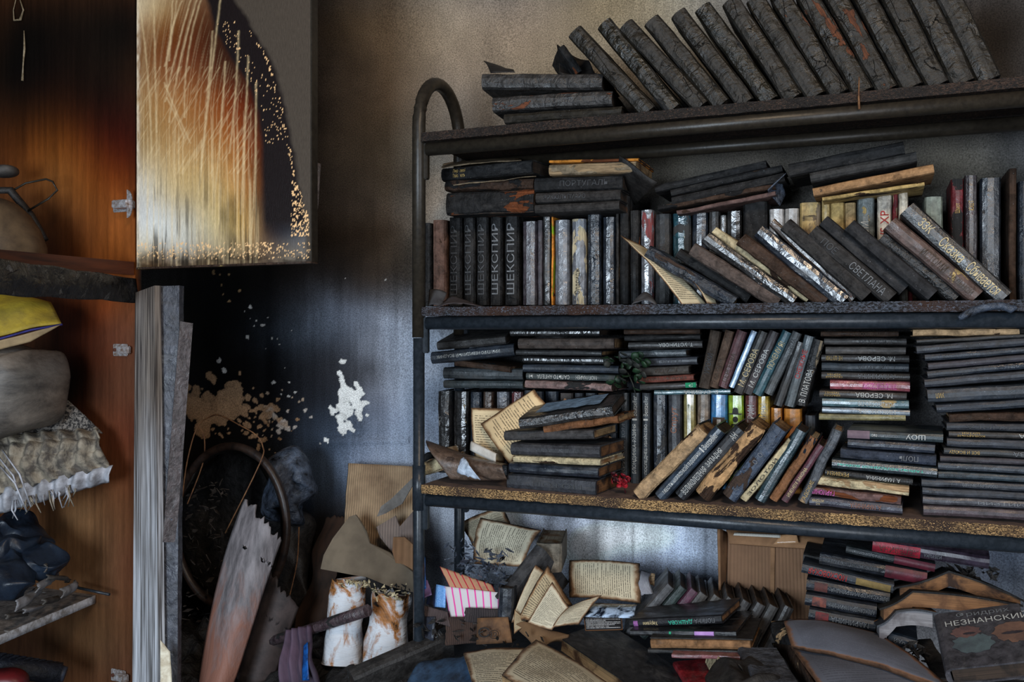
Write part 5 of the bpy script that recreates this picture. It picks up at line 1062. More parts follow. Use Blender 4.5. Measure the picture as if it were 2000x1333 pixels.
dx = (Q(1827,1200,1.345) - Q(1850,1308,1.225)).length
covt(NZ, 'Фридрих', 's', -dx * .40, .062, .07, .014, .026); covt(NZ, 'НЕЗНАНСКИЙ', 'w', -dx * .28, .064, .108, .016, .026)
def oval(par, mat, cx, cy, rx, ry, t, k, nm='printed_figure'):
    n = 28; V = [Vector((cx + rx * math.cos(2 * math.pi * i / n) * (1 + .14 * math.sin(3 * i + k)), cy + ry * math.sin(2 * math.pi * i / n) * (1 + .12 * math.cos(2 * i + k)), t / 2 + .0008 + .00015 * k)) for i in range(n)]
    return obj(nm, mesh(nm, V, [tuple(range(n))]), mat, par)
FP = simple('faded_pink_print', (104, 76, 70), (74, 58, 58), 40, .6); FT = simple('faded_teal_print', (78, 90, 92), (62, 68, 72), 40, .6); FO = simple('faded_orange_print', (110, 82, 68), (80, 62, 56), 40, .6); FD = simple('faded_dark_print', (52, 46, 50), (40, 36, 40), 40, .6)
for k, (m, a_, b_, c_, d_) in enumerate([(FT, .12, .040, .17, .026), (FP, -.09, .034, .10, .019), (FO, .0, .094, .17, .026), (FO, .12, .108, .07, .016), (FD, .02, .092, .025, .014), (FD, -.05, .038, .02, .008)]): oval(NZ, m, dx * a_, b_, dx * c_, d_, .026, k)
qbook(Pz(1445,1265,-.53), Pz(1500,1372,-.545), Pz(1514,1262,-.53), .018, cover((70,72,78),'blk',.3,.7,.8), 'small grey scorched book with ragged black edges, bottom centre right', GP, amp=.003)
qbook(Pz(1316,1292,-.585), Pz(1360,1360,-.585), Pz(1404,1290,-.58), .014, cover((132,34,40),'mar',.2,.45,.3), 'red book with worn glossy cover, right of the large black book', GP, pg='drk')
bk((1408,1338),(1419,1299),20,-.10, cover('cre','blk',.42,.4,.8), 'small cream patterned book standing beside the red book', GP, D=.1, yaw=20)
blob('charred_rag', Pw(1462,1330,-.13), .06, .05, .022, 'black charred rag lump between the red book and the burnt open book', 'rag', M_BLACK, amp=.02, sc=25)
bk((1226,1222),(1413,1207),17,.0, cover((24,24,28),'blk',.05,.4,.2), 'black thriller with teal and grey upside-down title', GP, D=.12, yaw=-8, pg='brn', text=[('ПОЛИНА','s',.72,.93,.5,1),('ДАШКОВА','t',.44,.70,.55,1),('Херувим','c',.16,.32,.55,1)], bands=[(simple('violet_emblem', (150, 90, 150), (90, 60, 100), 90), .05,.10,.2,.8)])
bk((1229,1240),(1440,1237),11,-.025, cover((24,24,27),'blk',.05,.3,.2), 'black book with lilac and green labels under the teal-titled thriller', GP, D=.13, yaw=-5, pg='drk', bands=[(simple('lilac_label', (180, 140, 196), (150, 110, 170), 60), .62,.8,.05,.95),(simple('green_dash', (40, 150, 110), (30, 110, 80), 60), .38,.40,.1,.9)])
bk((1271,1258),(1466,1261),19,-.045, cover((134,98,66),'tan',.3,.85,.3), 'book with brown page edge facing out, bottom centre', GP, D=.12, pg='brn')
bk((1270,1247),(1470,1250),3,-.045, M_BLACK, 'thin black cover board on the brown-edged book', GP, D=.12)
bk((1266,1273),(1472,1276),8,-.05, cover('blk','gry',.1,.5,.4), 'thin black book under the brown-edged book', GP, D=.12)
bk((1312,1282),(1452,1287),8,-.07, cover((128,80,84),'gry',.2,.3,.3), 'thin pinkish glossy magazine above the red book', GP, D=.12, hard=False)
# short leaning row
tips = [(1309,1148,(78,78,80)),(1334,1151,(48,60,58)),(1356,1156,(84,48,66)),(1374,1163,(60,56,52)),(1402,1168,(66,62,58)),(1429,1172,(60,58,56)),(1459,1177,(58,56,56)),(1487,1182,(56,54,54)),(1512,1186,(60,58,57)),(1542,1188,(56,54,54))]
rd = ['light grey book with a face emblem','green-black book with a pink label','wine-purple glossy book','dusty brown-grey book','wide dusty dark book','dusty dark book','dusty book with violet emblem','dusty book with blue picture','dusty dark book','dusty charcoal book']
for i, (x, y, c) in enumerate(tips):
    kw = {}
    if i == 0: kw = dict(bands=[(simple('face_emblem', (150, 110, 90), (60, 44, 38), 60), .28,.46,.1,.9)])
    if i == 1: kw = dict(bands=[(simple('pink_label', (190, 60, 90), (130, 40, 60), 60), .28,.38,.1,.8)])
    if i == 2: kw = dict(bands=[(simple('lilac_label', 0, 0), .28,.44,.1,.9)])
    k = 66 - i * 3
    bk((x - k * 1.25, y + 92), (x, y), 21 if i > 2 else 19, .10, cover(c, 'blk', .12, .4, .3), '%s, %s from left, short leaning row at bottom' % (rd[i], ordw[i]), 'short row of leaning books in the heap', D=.12, yaw=12, amp=.0006, **kw)
# stack at the lower right
UG = 'slanting stack at the lower right'
def ut(d, i): return '%s, %s from top, slanting lower right stack' % (d, ordw[i])
for i, (A, B, t, w, m, d, kw) in enumerate([
 ((1704,1066),(1932,1102),25,.045,cover((53,44,56),'gry',.2,.25,.5),'violet-grey book with bright red left third',dict(bands=[(simple('red_spine_field', (156, 38, 52), (92, 24, 36), 50, .35), .0,.42,.03,.97)],text=[('ПЕЛЕВИНА','d',.06,.4,.5,1),('ИЗБУШКА','s',.45,.6,.3,1)],roll=16)),
 ((1652,1073),(1826,1110),16,.05,cover((31,37,40),'tea',.1,.35,.4),'green-black book with dark red right half',dict(bands=[(simple('wine_spine_field', (92, 34, 46), (56, 24, 32), 50, .4), .55,1,.03,.97)],text=[('ПРАВДА СИЛЫ','s',.08,.42,.4,1)])),
 ((1601,1091),(1810,1131),25,.05,cover((27,31,38),'gry',.08,.35,.5),'blue-black book with wine-red right part',dict(bands=[(simple('wine_spine_field', 0, 0), .62,1,.03,.97)],text=[('ГОРОДСКОЙ РОМАН','e',.1,.56,.4,1)])),
 ((1566,1110),(1745,1151),20,.035,cover((37,44,53),'gry',.1,.4,.5),'slate book with red title and yellow plaque',dict(text=[('МОСКОВСКАЯ','r',.08,.5,.6,1)],bands=[(simple('yellow_plaque', (124, 104, 60), (92, 76, 42), 50), .6,.97,.15,.8)])),
 ((1575,1142),(1738,1170),25,.03,cover((24,28,36),'mar',.08,.35,.3),'blue-black hardcover with red-brown spine square',dict(text=[('АЛЕКСАНДРА МАРИНИНА','s',.30,.98,.4,1)],bands=[(simple('brown_square', (90, 48, 42), (50, 34, 34), 70), .1,.26,.15,.85)])),
 ((1573,1171),(1712,1196),26,.02,cover((24,28,36),'mar',.08,.35,.3),'blue-black hardcover with flame-like spine picture',dict(text=[('АЛЕКСАНДРА МАРИНИНА','s',.33,.98,.4,1)],bands=[(simple('rust_picture', (120, 66, 54), (44, 36, 40), 70), .1,.3,.15,.85)])),
 ((1580,1200),(1710,1224),25,.01,cover((23,27,34),'mar',.08,.35,.3),'blue-black hardcover with dark red spine picture',dict(text=[('МАРИНИНА','s',.34,.9,.42,1)],bands=[(simple('dark_red_picture', (110, 36, 36), (50, 28, 30), 70), .1,.3,.15,.85)])),
 ((1590,1226),(1720,1250),24,.01,cover((23,27,34),'mar',.08,.35,.3),'plain blue-black hardcover mostly hidden',{})]):
    bk(A, B, t, w, m, ut(d, i), UG, D=.15, yaw=kw.pop('yaw', 0), **kw)
bk((1568,1092),(1600,1098),22,.09, cover('dgr','gry',.1,.5,.4), 'grey book end standing behind the slanting stack at lower right', GP, D=.1)
# open books lying face down
def vbook(left, ridge, right, t, w, D, label, pgm, cm, yaw=0, pitch=-11):
    pts = [SZ(*left, w), SZ(*ridge, w), SZ(*right, w)]; tm = t / F * pts[1][2]; c = pts[1]
    M = Matrix.Translation(S2W(c[0], w, c[1])) @ Matrix.Rotation(-TH + math.radians(yaw), 4, 'Z') @ Matrix.Rotation(math.radians(pitch), 4, 'X')
    r = thing('open_book', label, 'book', M, 'open books lying face down at the lower right')
    p = [(q[0] - c[0], q[1] - c[1]) for q in pts]
    def body(nm, off, th, mat, y0, y1, ins):
        nseg = 8; top = []
        for k in range(nseg + 1):
            u = k / nseg; top.append((p[0][0] * (1 - u) + p[1][0] * u, p[0][1] * (1 - u) + p[1][1] * u - .004 * math.sin(math.pi * u)))
        for k in range(1, nseg + 1):
            u = k / nseg; top.append((p[1][0] * (1 - u) + p[2][0] * u, p[1][1] * (1 - u) + p[2][1] * u + .004 * math.sin(math.pi * u)))
        if ins: top = top[1:-1]
        V = []; n = len(top)
        for yy in (y0, y1):
            for (a, b) in top: V.append((a, yy, b + off))
            for (a, b) in top: V.append((a, yy, b + off - th))
        Fc = []; m = 2 * n
        for k in range(n - 1): Fc += [(k, k + 1, m + k + 1, m + k), (n + k, m + n + k, m + n + k + 1, n + k + 1), (k, n + k, n + k + 1, k + 1), (m + k, m + k + 1, m + n + k + 1, m + n + k)]
        Fc += [(0, m, m + n, n), (n - 1, 2 * n - 1, m + 2 * n - 1, m + n - 1)]
        obj(nm, mesh(nm, V, Fc), mat, r)
    body('cover', .003, .003, cm, -.004, D, False); body('pages', 0, tm, pgm, 0, D - .004, True)
    return r
CMK = cover('blk','brn',.06,.7,.3)
vbook((1744,1150),(1853,1119),(2012,1182),26,.03,.17,'highest brown-paged open book lying face down like a tent, lower right',PG['brn'],CMK)
vbook((1717,1190),(1782,1158),(2000,1190),27,-.02,.16,'middle brown-paged open book lying face down, lower right',pages((150,108,72),(90,62,42)),CMK,4)
vbook((1712,1224),(1750,1197),(1832,1203),27,-.05,.15,'lowest open book face down with grey-white pages, orange board',pages((150,148,150),(90,86,88)),cover('nav','org',.3,.5,.5),4)
bk((1735,1246),(1790,1262),24,-.03, cover((30,40,52),'gry',.06,.4,.3), 'blue-black book end with pale line under the grey-paged open book', GP, D=.12, text=[('ЧАЙ','s',.2,.6,.4,1)])
qbook(Pz(1790,1248,-.50), Pz(1830,1325,-.52), Pz(1822,1255,-.50), .01, M_BLACK, 'narrow black board leaning left of the grey titled book', GP, amp=.002)
# large burnt open book
MBP = textpage('smoked_page', 40, 60, paper=(98, 100, 110), edge=.55, ink=(50, 50, 58), inkv=.5)
ob = thing('burnt_open_book', 'large burnt open book with smoke-blackened pages and brown edges, bottom right centre', 'book', Matrix.Identity(4), GP)
grid('left_leaf', quadfn([Pz(1650,1420,-.535), Pz(1850,1400,-.51), Pz(1716,1262,-.51), Pz(1536,1254,-.53)], curl=.012, amp=.003, cu=.006), 24, 24, .022, True, MBP, ob)
grid('right_leaf', quadfn([Pz(1545,1262,-.515), Pz(1865,1350,-.49), Pz(1715,1238,-.49), Pz(1530,1212,-.50)], curl=.008, cu=.010, amp=.003), 30, 14, .008, True, MBP, ob)
grid('charred_edge', quadfn([Pz(1640,1430,-.57), Pz(1652,1420,-.53), Pz(1538,1254,-.528), Pz(1508,1256,-.56)], amp=.005, curl=.004), 6, 30, .004, True, cover('brn','tan',.4,.8,1), ob)
grid('burnt_corner', quadfn([Pz(1515,1258,-.54), Pz(1548,1262,-.52), Pz(1532,1212,-.505), Pz(1504,1214,-.51)], amp=.005, curl=.006), 12, 12, .006, True, cover('blk','tan',.42,.7,1), ob)
# cardboard box
def cmat(nm, c1, c2, sx, axis=0):
    n = NT(nm); tc = n.n('ShaderNodeTexCoord'); sp = n.n('ShaderNodeSeparateXYZ'); n.l(tc.outputs['UV'], sp.inputs[0])
    wv_ = n.math('SINE', n.math('MULTIPLY', sp.outputs[axis], sx * 6.283)); f = n.noise(n.coord(), 14, 5, .6)
    c = n.mix(n.ramp(f, .35, .7), lin(c1), lin(c2)); c = n.mix(n.ramp(wv_, -1, 1, 0, .3), c, tuple(x * .5 for x in lin(c1)[:3]) + (1,))
    n.bump(wv_, .5, .002); return n.out(c, .85)
MCOR = cmat('corrugated_brown', (140, 106, 80), (120, 90, 68), 26); MCOR2 = cmat('corrugated_tan', (178, 146, 110), (130, 98, 70), 34)
bxo = thing('cardboard_box', 'brown cardboard box with torn upper flap leaning against the wall, right of centre', 'box', Matrix.Identity(4))
grid('box_panel', quadfn([Pw(1417,1200,.2), Pw(1600,1215,.2), Pw(1592,1052,.24), Pw(1421,1040,.24)], amp=.003), 20, 20, .004, True, MCOR, bxo)
grid('side_panel', quadfn([Pw(1409,1185,.16), Pw(1418,1195,.2), Pw(1422,1040,.24), Pw(1404,1032,.2)], amp=.002), 6, 14, .004, True, M_CARD, bxo)
grid('box_flap', quadfn([Pw(1424,1062,.19), Pw(1600,1074,.19), Pw(1650,1052,.235), Pw(1418,1034,.235)], curl=.012, amp=.002, rag=.01), 24, 8, .004, True, M_CARD, bxo)
grid('torn_strip', quadfn([Pw(1432,1046,.186), Pw(1524,1051,.186), Pw(1524,1045,.19), Pw(1434,1041,.19)]), 30, 2, .001, True, cmat('perforated_paper', (200, 196, 186), (190, 184, 172), 30), bxo)
grid('packing_tape', quadfn([Pw(1510,1064,.183), Pw(1560,1062,.183), Pw(1556,1044,.19), Pw(1525,1046,.19)], amp=.003), 8, 4, .0005, True, simple('brown_tape', (150, 112, 80), (180, 140, 104), 40, .15), bxo)
grid('box_seam', quadfn([Pw(1504,1205,.196), Pw(1512,1205,.196), Pw(1514,1066,.232), Pw(1505,1066,.232)], amp=.002), 3, 20, .002, True, M_CARD, bxo)
# papers in the centre
PM = {i: textpage('printed_page_%d' % i, *a) for i, a in enumerate([(30, 36, (206, 196, 170), .8), (26, 40, (196, 184, 158), 1.0), (24, 34, (184, 166, 132), 1.1)])}
PMV = {i: textpage('printed_page_v%d' % i, *a, vert=True) for i, a in enumerate([(30, 36, (206, 198, 174), .8), (34, 46, (200, 188, 160), .9)])}
GS = 'scorched book pages lying in the heap'
def page(pts, m, l, curl=.006, cu=0, amp=.002, rag=.02, th=.001, **kw):
    tag(grid('page_sheet', quadfn([Pw(*p) for p in pts], curl=curl, cu=cu, amp=amp, rag=rag, **kw), 14, 16, th, True, m), l, 'page', GS)
page([(924,1102,.10),(1022,1108,.10),(1056,1036,.16),(938,1011,.16)], PMV[0], 'large cream page with brown edges standing high at the left, under the third shelf', .012)
page([(925,1075,.19),(1000,1040,.2),(980,990,.24),(896,1023,.22)], PM[1], 'curling page behind the large cream page at the left', -.012, .008)
page([(1112,1168,.12),(1252,1180,.12),(1249,1101,.17),(1112,1095,.17)], PMV[1], 'wide sheet of two facing pages with wavy top edge, against the wall', .004, .008)
page([(998,1218,.0),(1022,1210,.0),(1064,1118,.06),(1046,1104,.06)], PMV[1], 'narrow page with dark burnt left edge in the centre fan', .006)
page([(1010,1215,-.005),(1045,1215,-.005),(1118,1182,.05),(1070,1104,.05)], PM[2], 'tall folded page behind the bright page of the centre fan', .008, .008)
page([(1028,1220,-.015),(1078,1232,-.015),(1112,1188,.01),(1079,1137,.02)], PM[0], 'bright diamond-shaped page at the front of the centre fan', .004, .003)
page([(1077,1228,-.012),(1131,1222,.0),(1175,1163,.05),(1112,1186,.012)], PM[1], 'curling page spreading right from the centre fan', .012, .01)
page([(1004,1240,-.03),(1022,1226,-.02),(1030,1215,.0),(1005,1190,.0)], PM[2], 'small tan page scrap left below the centre fan', .004)
GO = 'open books in front of the heap'
def obk(pts, m, l, th, pgm, curl=.006):
    r = thing('open_book', l, 'book', Matrix.Identity(4), GO)
    grid('page', quadfn([Vector(p) for p in pts], curl=curl, amp=.002, cu=.004), 16, 18, .001, True, m, r)
    d = Vector((0, 0, -.0022)); grid('page_block', quadfn([Vector(p) + d for p in pts], curl=curl, amp=.002, cu=.004), 12, 14, th, False, pgm, r)
obk([Pz(930,1370,-.585), Pz(1010,1385,-.585), Pz(1026,1266,-.575), Pz(905,1274,-.60)], PM[0], 'open book with cream printed page, left of the foremost open page', .012, PG['tan'])
obk([Pz(980,1320,-.55), Pz(1105,1400,-.55), Pz(1190,1336,-.55), Pz(1047,1250,-.56)], PM[0], 'foremost open book with cream printed page and scorched corner, bottom centre', .014, PG['tan'])
o = grid('page_fan', quadfn([Pw(1004,1222,-.02), Pw(1050,1272,-.03), Pw(1112,1240,.0), Pw(1040,1222,.0)], curl=.016, amp=.006, sc=30), 20, 20, .012, True, cmat('brown_page_edges', (126, 96, 66), (72, 52, 38), 40, 1)); tag(o, 'fan of brown page edges below the centre pages', 'page')
bk((1072,1118),(1072,1062),50,.11, cover((118,108,94),'bge',.3,.7,.4), 'thick grey-beige book standing on end behind the centre pages', GP, D=.14, yaw=14, pg='pal', amp=.0008)
mbook(Pw(1016,1120,.05), Pw(1050,1068,.10) - Pw(984,1150,.04), (-.5,-.6,.5), .13, .12, .03, cover((58,58,60),'gry',.1,.6,.4), 'dark grey book leaning diagonally across the torn box', GP, pg='drk', amp=.001)
bk((986,1212),(988,1150),30,.0, cover((34,38,46),'gry',.06,.35,.5), 'glossy blue-black book standing upright right of the pink striped box', GP, D=.1, yaw=8, amp=.0014)
o = grid('paper_roll', quadfn([Pw(1248,1175,.14), Pw(1275,1160,.14), Pw(1272,1120,.18), Pw(1248,1118,.18)], curl=.01, cu=.012, amp=.004, sc=60, rag=.05), 10, 12, .004, True, cmat('white_page_edges', (190, 192, 200), (110, 110, 120), 16, 0)); tag(o, 'curled white magazine pages right of the wide two-page sheet', 'magazine')
o = grid('red_scrap', quadfn([Pw(1256,1136,.17), Pw(1278,1146,.17), Pw(1279,1122,.18), Pw(1252,1118,.18)], amp=.003), 6, 6, .002, True, cover('red','tan',.42,.4,.5)); tag(o, 'small red and tan cover scrap above the curled white magazine', 'scrap')
cd = thing('disc_case', 'clear plastic case with blue flame picture and black text label, bottom centre', 'disc case', Matrix.Identity(4))
def flames():
    n = NT('blue_flames'); f = n.noise(n.coord((1, 1, .35)), 46, 4, .6, .8); n.bump(f, .2)
    return n.out(n.mix(n.ramp(f, .45, .62), lin((24, 30, 42)), lin((176, 198, 224))), .15)
grid('picture_sleeve', quadfn([Pw(1140,1206,.02), Pw(1238,1206,.03), Pw(1244,1182,.08), Pw(1160,1178,.08)], curl=.004), 10, 6, .003, True, flames(), cd)
lb = grid('text_label', quadfn([Pw(1143,1232,.0), Pw(1216,1230,.01), Pw(1214,1206,.03), Pw(1140,1206,.02)]), 6, 4, .003, True, textpage('white_on_black', 9, 60, (26, 26, 28), 0.2, (190, 190, 190), ml=.04), cd); lb['label'] = 'black label with fine white lines of print'
# torn boxes at the left under the bookcase
def stripes(nm, base, c, n_, burn=.5):
    n = NT(nm); tc = n.n('ShaderNodeTexCoord'); sp = n.n('ShaderNodeSeparateXYZ'); n.l(tc.outputs['UV'], sp.inputs[0])
    w_ = n.math('FRACT', n.math('ADD', n.math('MULTIPLY', sp.outputs[0], n_), n.math('MULTIPLY', n.noise(n.coord(), 12, 2), .25)))
    c_ = n.mix(n.math('LESS_THAN', w_, .2), lin(base), lin(c)); g = n.math('ADD', n.noise(n.coord(), 26, 4, .7), n.math('MULTIPLY', sp.outputs[1], -.35))
    return n.out(n.mix(n.ramp(g, .5 - .2 * burn, .56 - .2 * burn), c_, lin((56, 44, 42))), .7)
pb = thing('striped_box', 'small white carton with pink stripes and blue glitter end, left under the bookcase', 'box', Matrix.Identity(4))
grid('striped_panel', quadfn([Pw(880,1215,.02), Pw(975,1200,.02), Pw(974,1158,.03), Pw(868,1146,.03)], amp=.002, rag=.01), 16, 10, .002, True, stripes('white_pink_stripes', (196, 190, 192), (214, 70, 150), 7, -.9), pb)
g1 = simple('blue_glitter', (40, 120, 200), (150, 190, 230), 600, .2, .4); g1b = simple('dark_blue_card', (24, 44, 84), (16, 26, 50), 40, .4, .3)
grid('glitter_end', quadfn([Pw(849,1186,.03), Pw(869,1188,.02), Pw(870,1146,.03), Pw(852,1142,.04)]), 4, 6, .002, True, g1, pb)
grid('side_panel', quadfn([Pw(832,1180,.08), Pw(850,1188,.03), Pw(853,1143,.04), Pw(836,1160,.09)]), 4, 6, .002, True, g1b, pb)
sl_ = grid('striped_lid', quadfn([Pw(880,1150,.03), Pw(972,1166,.03), Pw(960,1142,.05), Pw(858,1106,.06)], amp=.003, rag=.02), 16, 8, .002, True, stripes('tan_red_stripes', (178, 134, 104), (170, 40, 56), 7, -.75), pb)
cb = thing('torn_cardboard_carton', 'dark torn corrugated carton with a round 12 mark, left bottom under the bookcase', 'carton', Matrix.Identity(4))
MDC = cmat('charred_corrugated', (74, 56, 48), (40, 32, 30), 30)
grid('front_panel', quadfn([Pw(868,1262,-.01), Pw(1000,1250,-.01), Pw(994,1204,.01), Pw(870,1206,.01)], amp=.004, rag=.04), 24, 12, .004, True, MDC, cb)
grid('torn_flap', quadfn([Pw(815,1205,.02), Pw(878,1225,.0), Pw(872,1196,.01), Pw(815,1180,.03)], amp=.005, rag=.06), 14, 8, .004, True, cmat('grey_corrugated', (88, 74, 72), (60, 50, 50), 18), cb)
grid('torn_flap', quadfn([Pw(905,1215,.005), Pw(975,1222,.0), Pw(972,1190,.01), Pw(908,1188,.01)], amp=.006, rag=.08), 16, 8, .005, True, cmat('grey_corrugated_2', (62, 54, 54), (40, 36, 38), 14), cb)
pl = grid('scorched_corner_panel', quadfn([Pw(930,1260,-.020), Pw(1000,1256,-.020), Pw(992,1206,-.008), Pw(932,1208,-.008)]), 6, 6, .002, True, simple('singed_tan', (128, 92, 60), (56, 40, 32), 12, .8), cb)
def cpos(a, b): return Pw(965 + a * 12, 1240 - b * 9, -.0245)
lettering('12', 'k', cb, cpos)
ring = [Pw(965 + 9 * math.cos(a), 1240 - 8 * math.sin(a), -.0243) for a in [i * math.pi / 10 for i in range(20)]]
obj('round_mark', tube('round_mark', ring, .0006, 5, True), INK['k'], cb); lettering('С', 'k', cb, lambda a, b: Pw(945 + a * 22, 1236 - b * 20, -.0245))
bb = grid('glitter_board', quadfn([Pw(808,1250,.01), Pw(846,1252,.0), Pw(850,1205,.01), Pw(808,1205,.02)], amp=.002), 8, 8, .003, True, cover((44,48,60),'blu',.28,.4,.4)); tag(bb, 'dark board with blue glitter leaning at the foot of the left post', 'board')
bb = grid('blue_plastic_strip', quadfn([Pw(822,1150,.01), Pw(832,1150,.01), Pw(830,1090,.03), Pw(824,1098,.03)], amp=.004, rag=.1), 4, 12, .002, True, simple('bright_blue_plastic', (20, 90, 170), (14, 40, 80), 60, .3)); tag(bb, 'narrow bright blue plastic strip beside the left post', 'strip')
bb = grid('purple_ribbon', quadfn([Pw(812,1178,.03), Pw(842,1162,.03), Pw(838,1135,.05), Pw(820,1130,.05)], amp=.01, sc=50), 10, 10, .001, True, simple('lilac_ribbon', (120, 96, 140), (66, 50, 60), 40, .4)); tag(bb, 'crumpled lilac ribbon beside the left post', 'ribbon')
bb = grid('denim_cloth', quadfn([Pw(790,1350,-.1), Pw(945,1350,-.12), Pw(930,1278,-.03), Pw(830,1290,-.04)], amp=.012, sc=22, curl=.01), 30, 20, .002, True, simple('dark_denim', (44, 66, 90), (22, 30, 42), 40, .85, .5)); tag(bb, 'dark blue denim cloth in front of the thick dusty black book', 'cloth')
def poly(name, pts, th, mat, label, cat, group=None):
    P_ = [Pw(*p) for p in pts]; nrm = Vector((-ST, -CT, 0)) * th; n = len(P_)
    me = mesh(name, P_ + [p - nrm for p in P_], [tuple(range(n)), tuple(range(2 * n - 1, n - 1, -1))] + [(i, n + i, n + (i + 1) % n, (i + 1) % n) for i in range(n)])
    ul = me.uv_layers.new(name='UVMap')
    for l in me.loops: c = me.vertices[l.vertex_index].co; ul.data[l.index].uv = (c.x * 3, c.z * 3)
    return tag(obj(name, me, mat), label, cat, group)
GC = 'torn cardboard pieces left of the bookcase'
MT1 = cmat('tan_fluted', (176, 142, 104), (140, 108, 78), 44); MT2 = cmat('grey_fluted', (120, 106, 98), (92, 80, 76), 50); MT3 = cmat('dusty_board', (112, 100, 84), (84, 74, 62), 1)
o = grid('cardboard_sheet', quadfn([Pw(668,1075,.24), Pw(808,1080,.24), Pw(812,912,.3), Pw(680,905,.3)], amp=.004, rag=.015), 24, 24, .004, True, cmat('tan_upright_card', (168, 142, 112), (112, 90, 70), 30)); tag(o, 'tan scorched cardboard sheet leaning on the wall left of the bookcase', 'cardboard', GC)
poly('cardboard_piece', [(626,1112,.14),(632,1085,.15),(650,1052,.17),(682,1010,.2),(694,1006,.2),(702,1016,.2),(716,1040,.18),(722,1062,.17),(760,1080,.16),(806,1118,.13),(808,1158,.11),(760,1146,.12),(716,1128,.13),(690,1124,.13)], .004, MT3, 'large dusty brown arched cardboard piece over the white rolls', 'cardboard', GC)
poly('cardboard_piece', [(742,1050,.2),(735,1030,.2),(772,1008,.21),(780,1030,.2),(806,1000,.22),(806,1070,.19),(766,1080,.19)], .004, MT2, 'grey fluted cardboard scraps beside the left post', 'cardboard', GC)
poly('cardboard_piece', [(766,1078,.15),(768,1050,.16),(790,1050,.16),(806,1064,.15),(806,1116,.14),(775,1108,.14)], .004, cmat('plain_brown_card', (124, 92, 64), (104, 76, 54), 20), 'small brown cardboard piece behind the left post', 'cardboard', GC)
poly('cardboard_piece', [(736,1010,.2),(744,990,.2),(764,975,.19),(790,950,.18),(808,932,.17),(808,945,.17),(785,985,.19),(752,1004,.2)], .003, simple('grey_card_back', (118, 114, 110), (90, 86, 82), 30, .8), 'grey pointed cardboard flap bent forward beside the left post', 'cardboard', GC)
bb = grid('burnt_cloth', quadfn([Pw(580,1235,.2), Pw(640,1215,.16), Pw(668,1010,.26), Pw(636,1010,.28)], amp=.02, sc=14, rag=.08), 24, 30, .003, True, simple('brown_burnt_cloth', (60, 40, 28), (20, 16, 14), 14, .85, .5, (1, 1, .3))); tag(bb, 'brown-black burnt cloth hanging left of the white rolls', 'cloth')
# scorched white rolls
n_ = NT('scorched_white_roll'); f_ = n_.noise(n_.coord((1, 1, .6)), 15, 5, .65, .8); c_ = n_.mix(n_.ramp(f_, .47, .56), lin((196, 200, 206)), lin((150, 100, 56))); c_ = n_.mix(n_.ramp(f_, .58, .64), c_, lin((30, 22, 18)))
w2_ = n_.noise(n_.coord((1, 1, 6)), 20, 3); n_.bump(w2_, .8, .006); MROLL = n_.out(c_, .6)
def roll(a, b, r, lbl, sd):
    a, b = Vector(a), Vector(b); nn = 30; ns = 26; V = []; Fc = []; ax = (b - a).normalized(); x = ax.cross(Vector((0, 1, 0))).normalized(); y = x.cross(ax)
    for j in range(ns + 1):
        t = j / ns; c = a * (1 - t) + b * t
        for i in range(nn):
            an = 2 * math.pi * i / nn; rr = r * (1 - .12 * t + .05 * math.sin(t * 9 + sd)) * (1 + .10 * noise.noise(Vector((math.cos(an) * 2, math.sin(an) * 2, t * 5 + sd))))
            top = .02 * noise.noise(Vector((math.cos(an) * 3, math.sin(an) * 3, sd))) if j > ns - 3 else 0
            V.append(c + (x * math.cos(an) + y * math.sin(an)) * rr + ax * top)
    for j in range(ns):
        for i in range(nn): Fc.append((j * nn + i, j * nn + (i + 1) % nn, (j + 1) * nn + (i + 1) % nn, (j + 1) * nn + i))
    Fc.append(tuple(range(nn))); Fc.append(tuple(ns * nn + i for i in range(nn))[::-1])
    tag(obj('scorched_roll', mesh('scorched_roll', V, Fc, True), MROLL), lbl, 'roll', 'scorched white rolls left of the bookcase')
roll(Pw(668,1298,.06), Pw(680,1138,.10), .043, 'left taller white roll with brown scorch stains under the arched cardboard', 1)
roll(Pw(748,1300,.07), Pw(765,1162,.10), .046, 'right white roll with charred crumbling top beside the left post', 5)
shards('crumbling charred paper flakes on top of the white rolls', [(765,1158,.06,36,16,.02),(690,1142,.07,32,6,.02)], cover('cre','blk',.45,.8,.8), 120, .003, .009)
# bar wrapped with cloth, purple cloth
br_ = tube('charred_bar', [Pw(520,1256,.04), Pw(600,1232,.03), Pw(660,1212,.02), Pw(718,1193,.0)], [.011,.012,.013,.013], 8); tag(obj('charred_bar', br_, cover((70,56,60),'blk',.4,.35,.9)), 'charred round bar slanting up across the white rolls', 'bar')
bb = grid('purple_cloth', quadfn([Pw(552,1350,-.02), Pw(632,1350,-.03), Pw(606,1222,.01), Pw(560,1232,.02)], amp=.012, sc=20, curl=.01, fold=lambda u, v: .009 * math.sin(u * 22)), 30, 26, .002, True, simple('dusty_purple_cloth', (84, 66, 82), (36, 32, 44), 12, .7, .4, (1, 1, .3))); tag(bb, 'dusty purple cloth hanging from the charred bar', 'cloth')
bb = grid('blue_plastic_scrap', quadfn([Pw(590,1330,-.05), Pw(604,1330,-.05), Pw(600,1255,-.02), Pw(592,1262,-.02)], amp=.006), 4, 14, .002, True, simple('bright_blue_plastic', 0, 0)); tag(bb, 'thin blue scrap in the fold of the purple cloth', 'scrap')
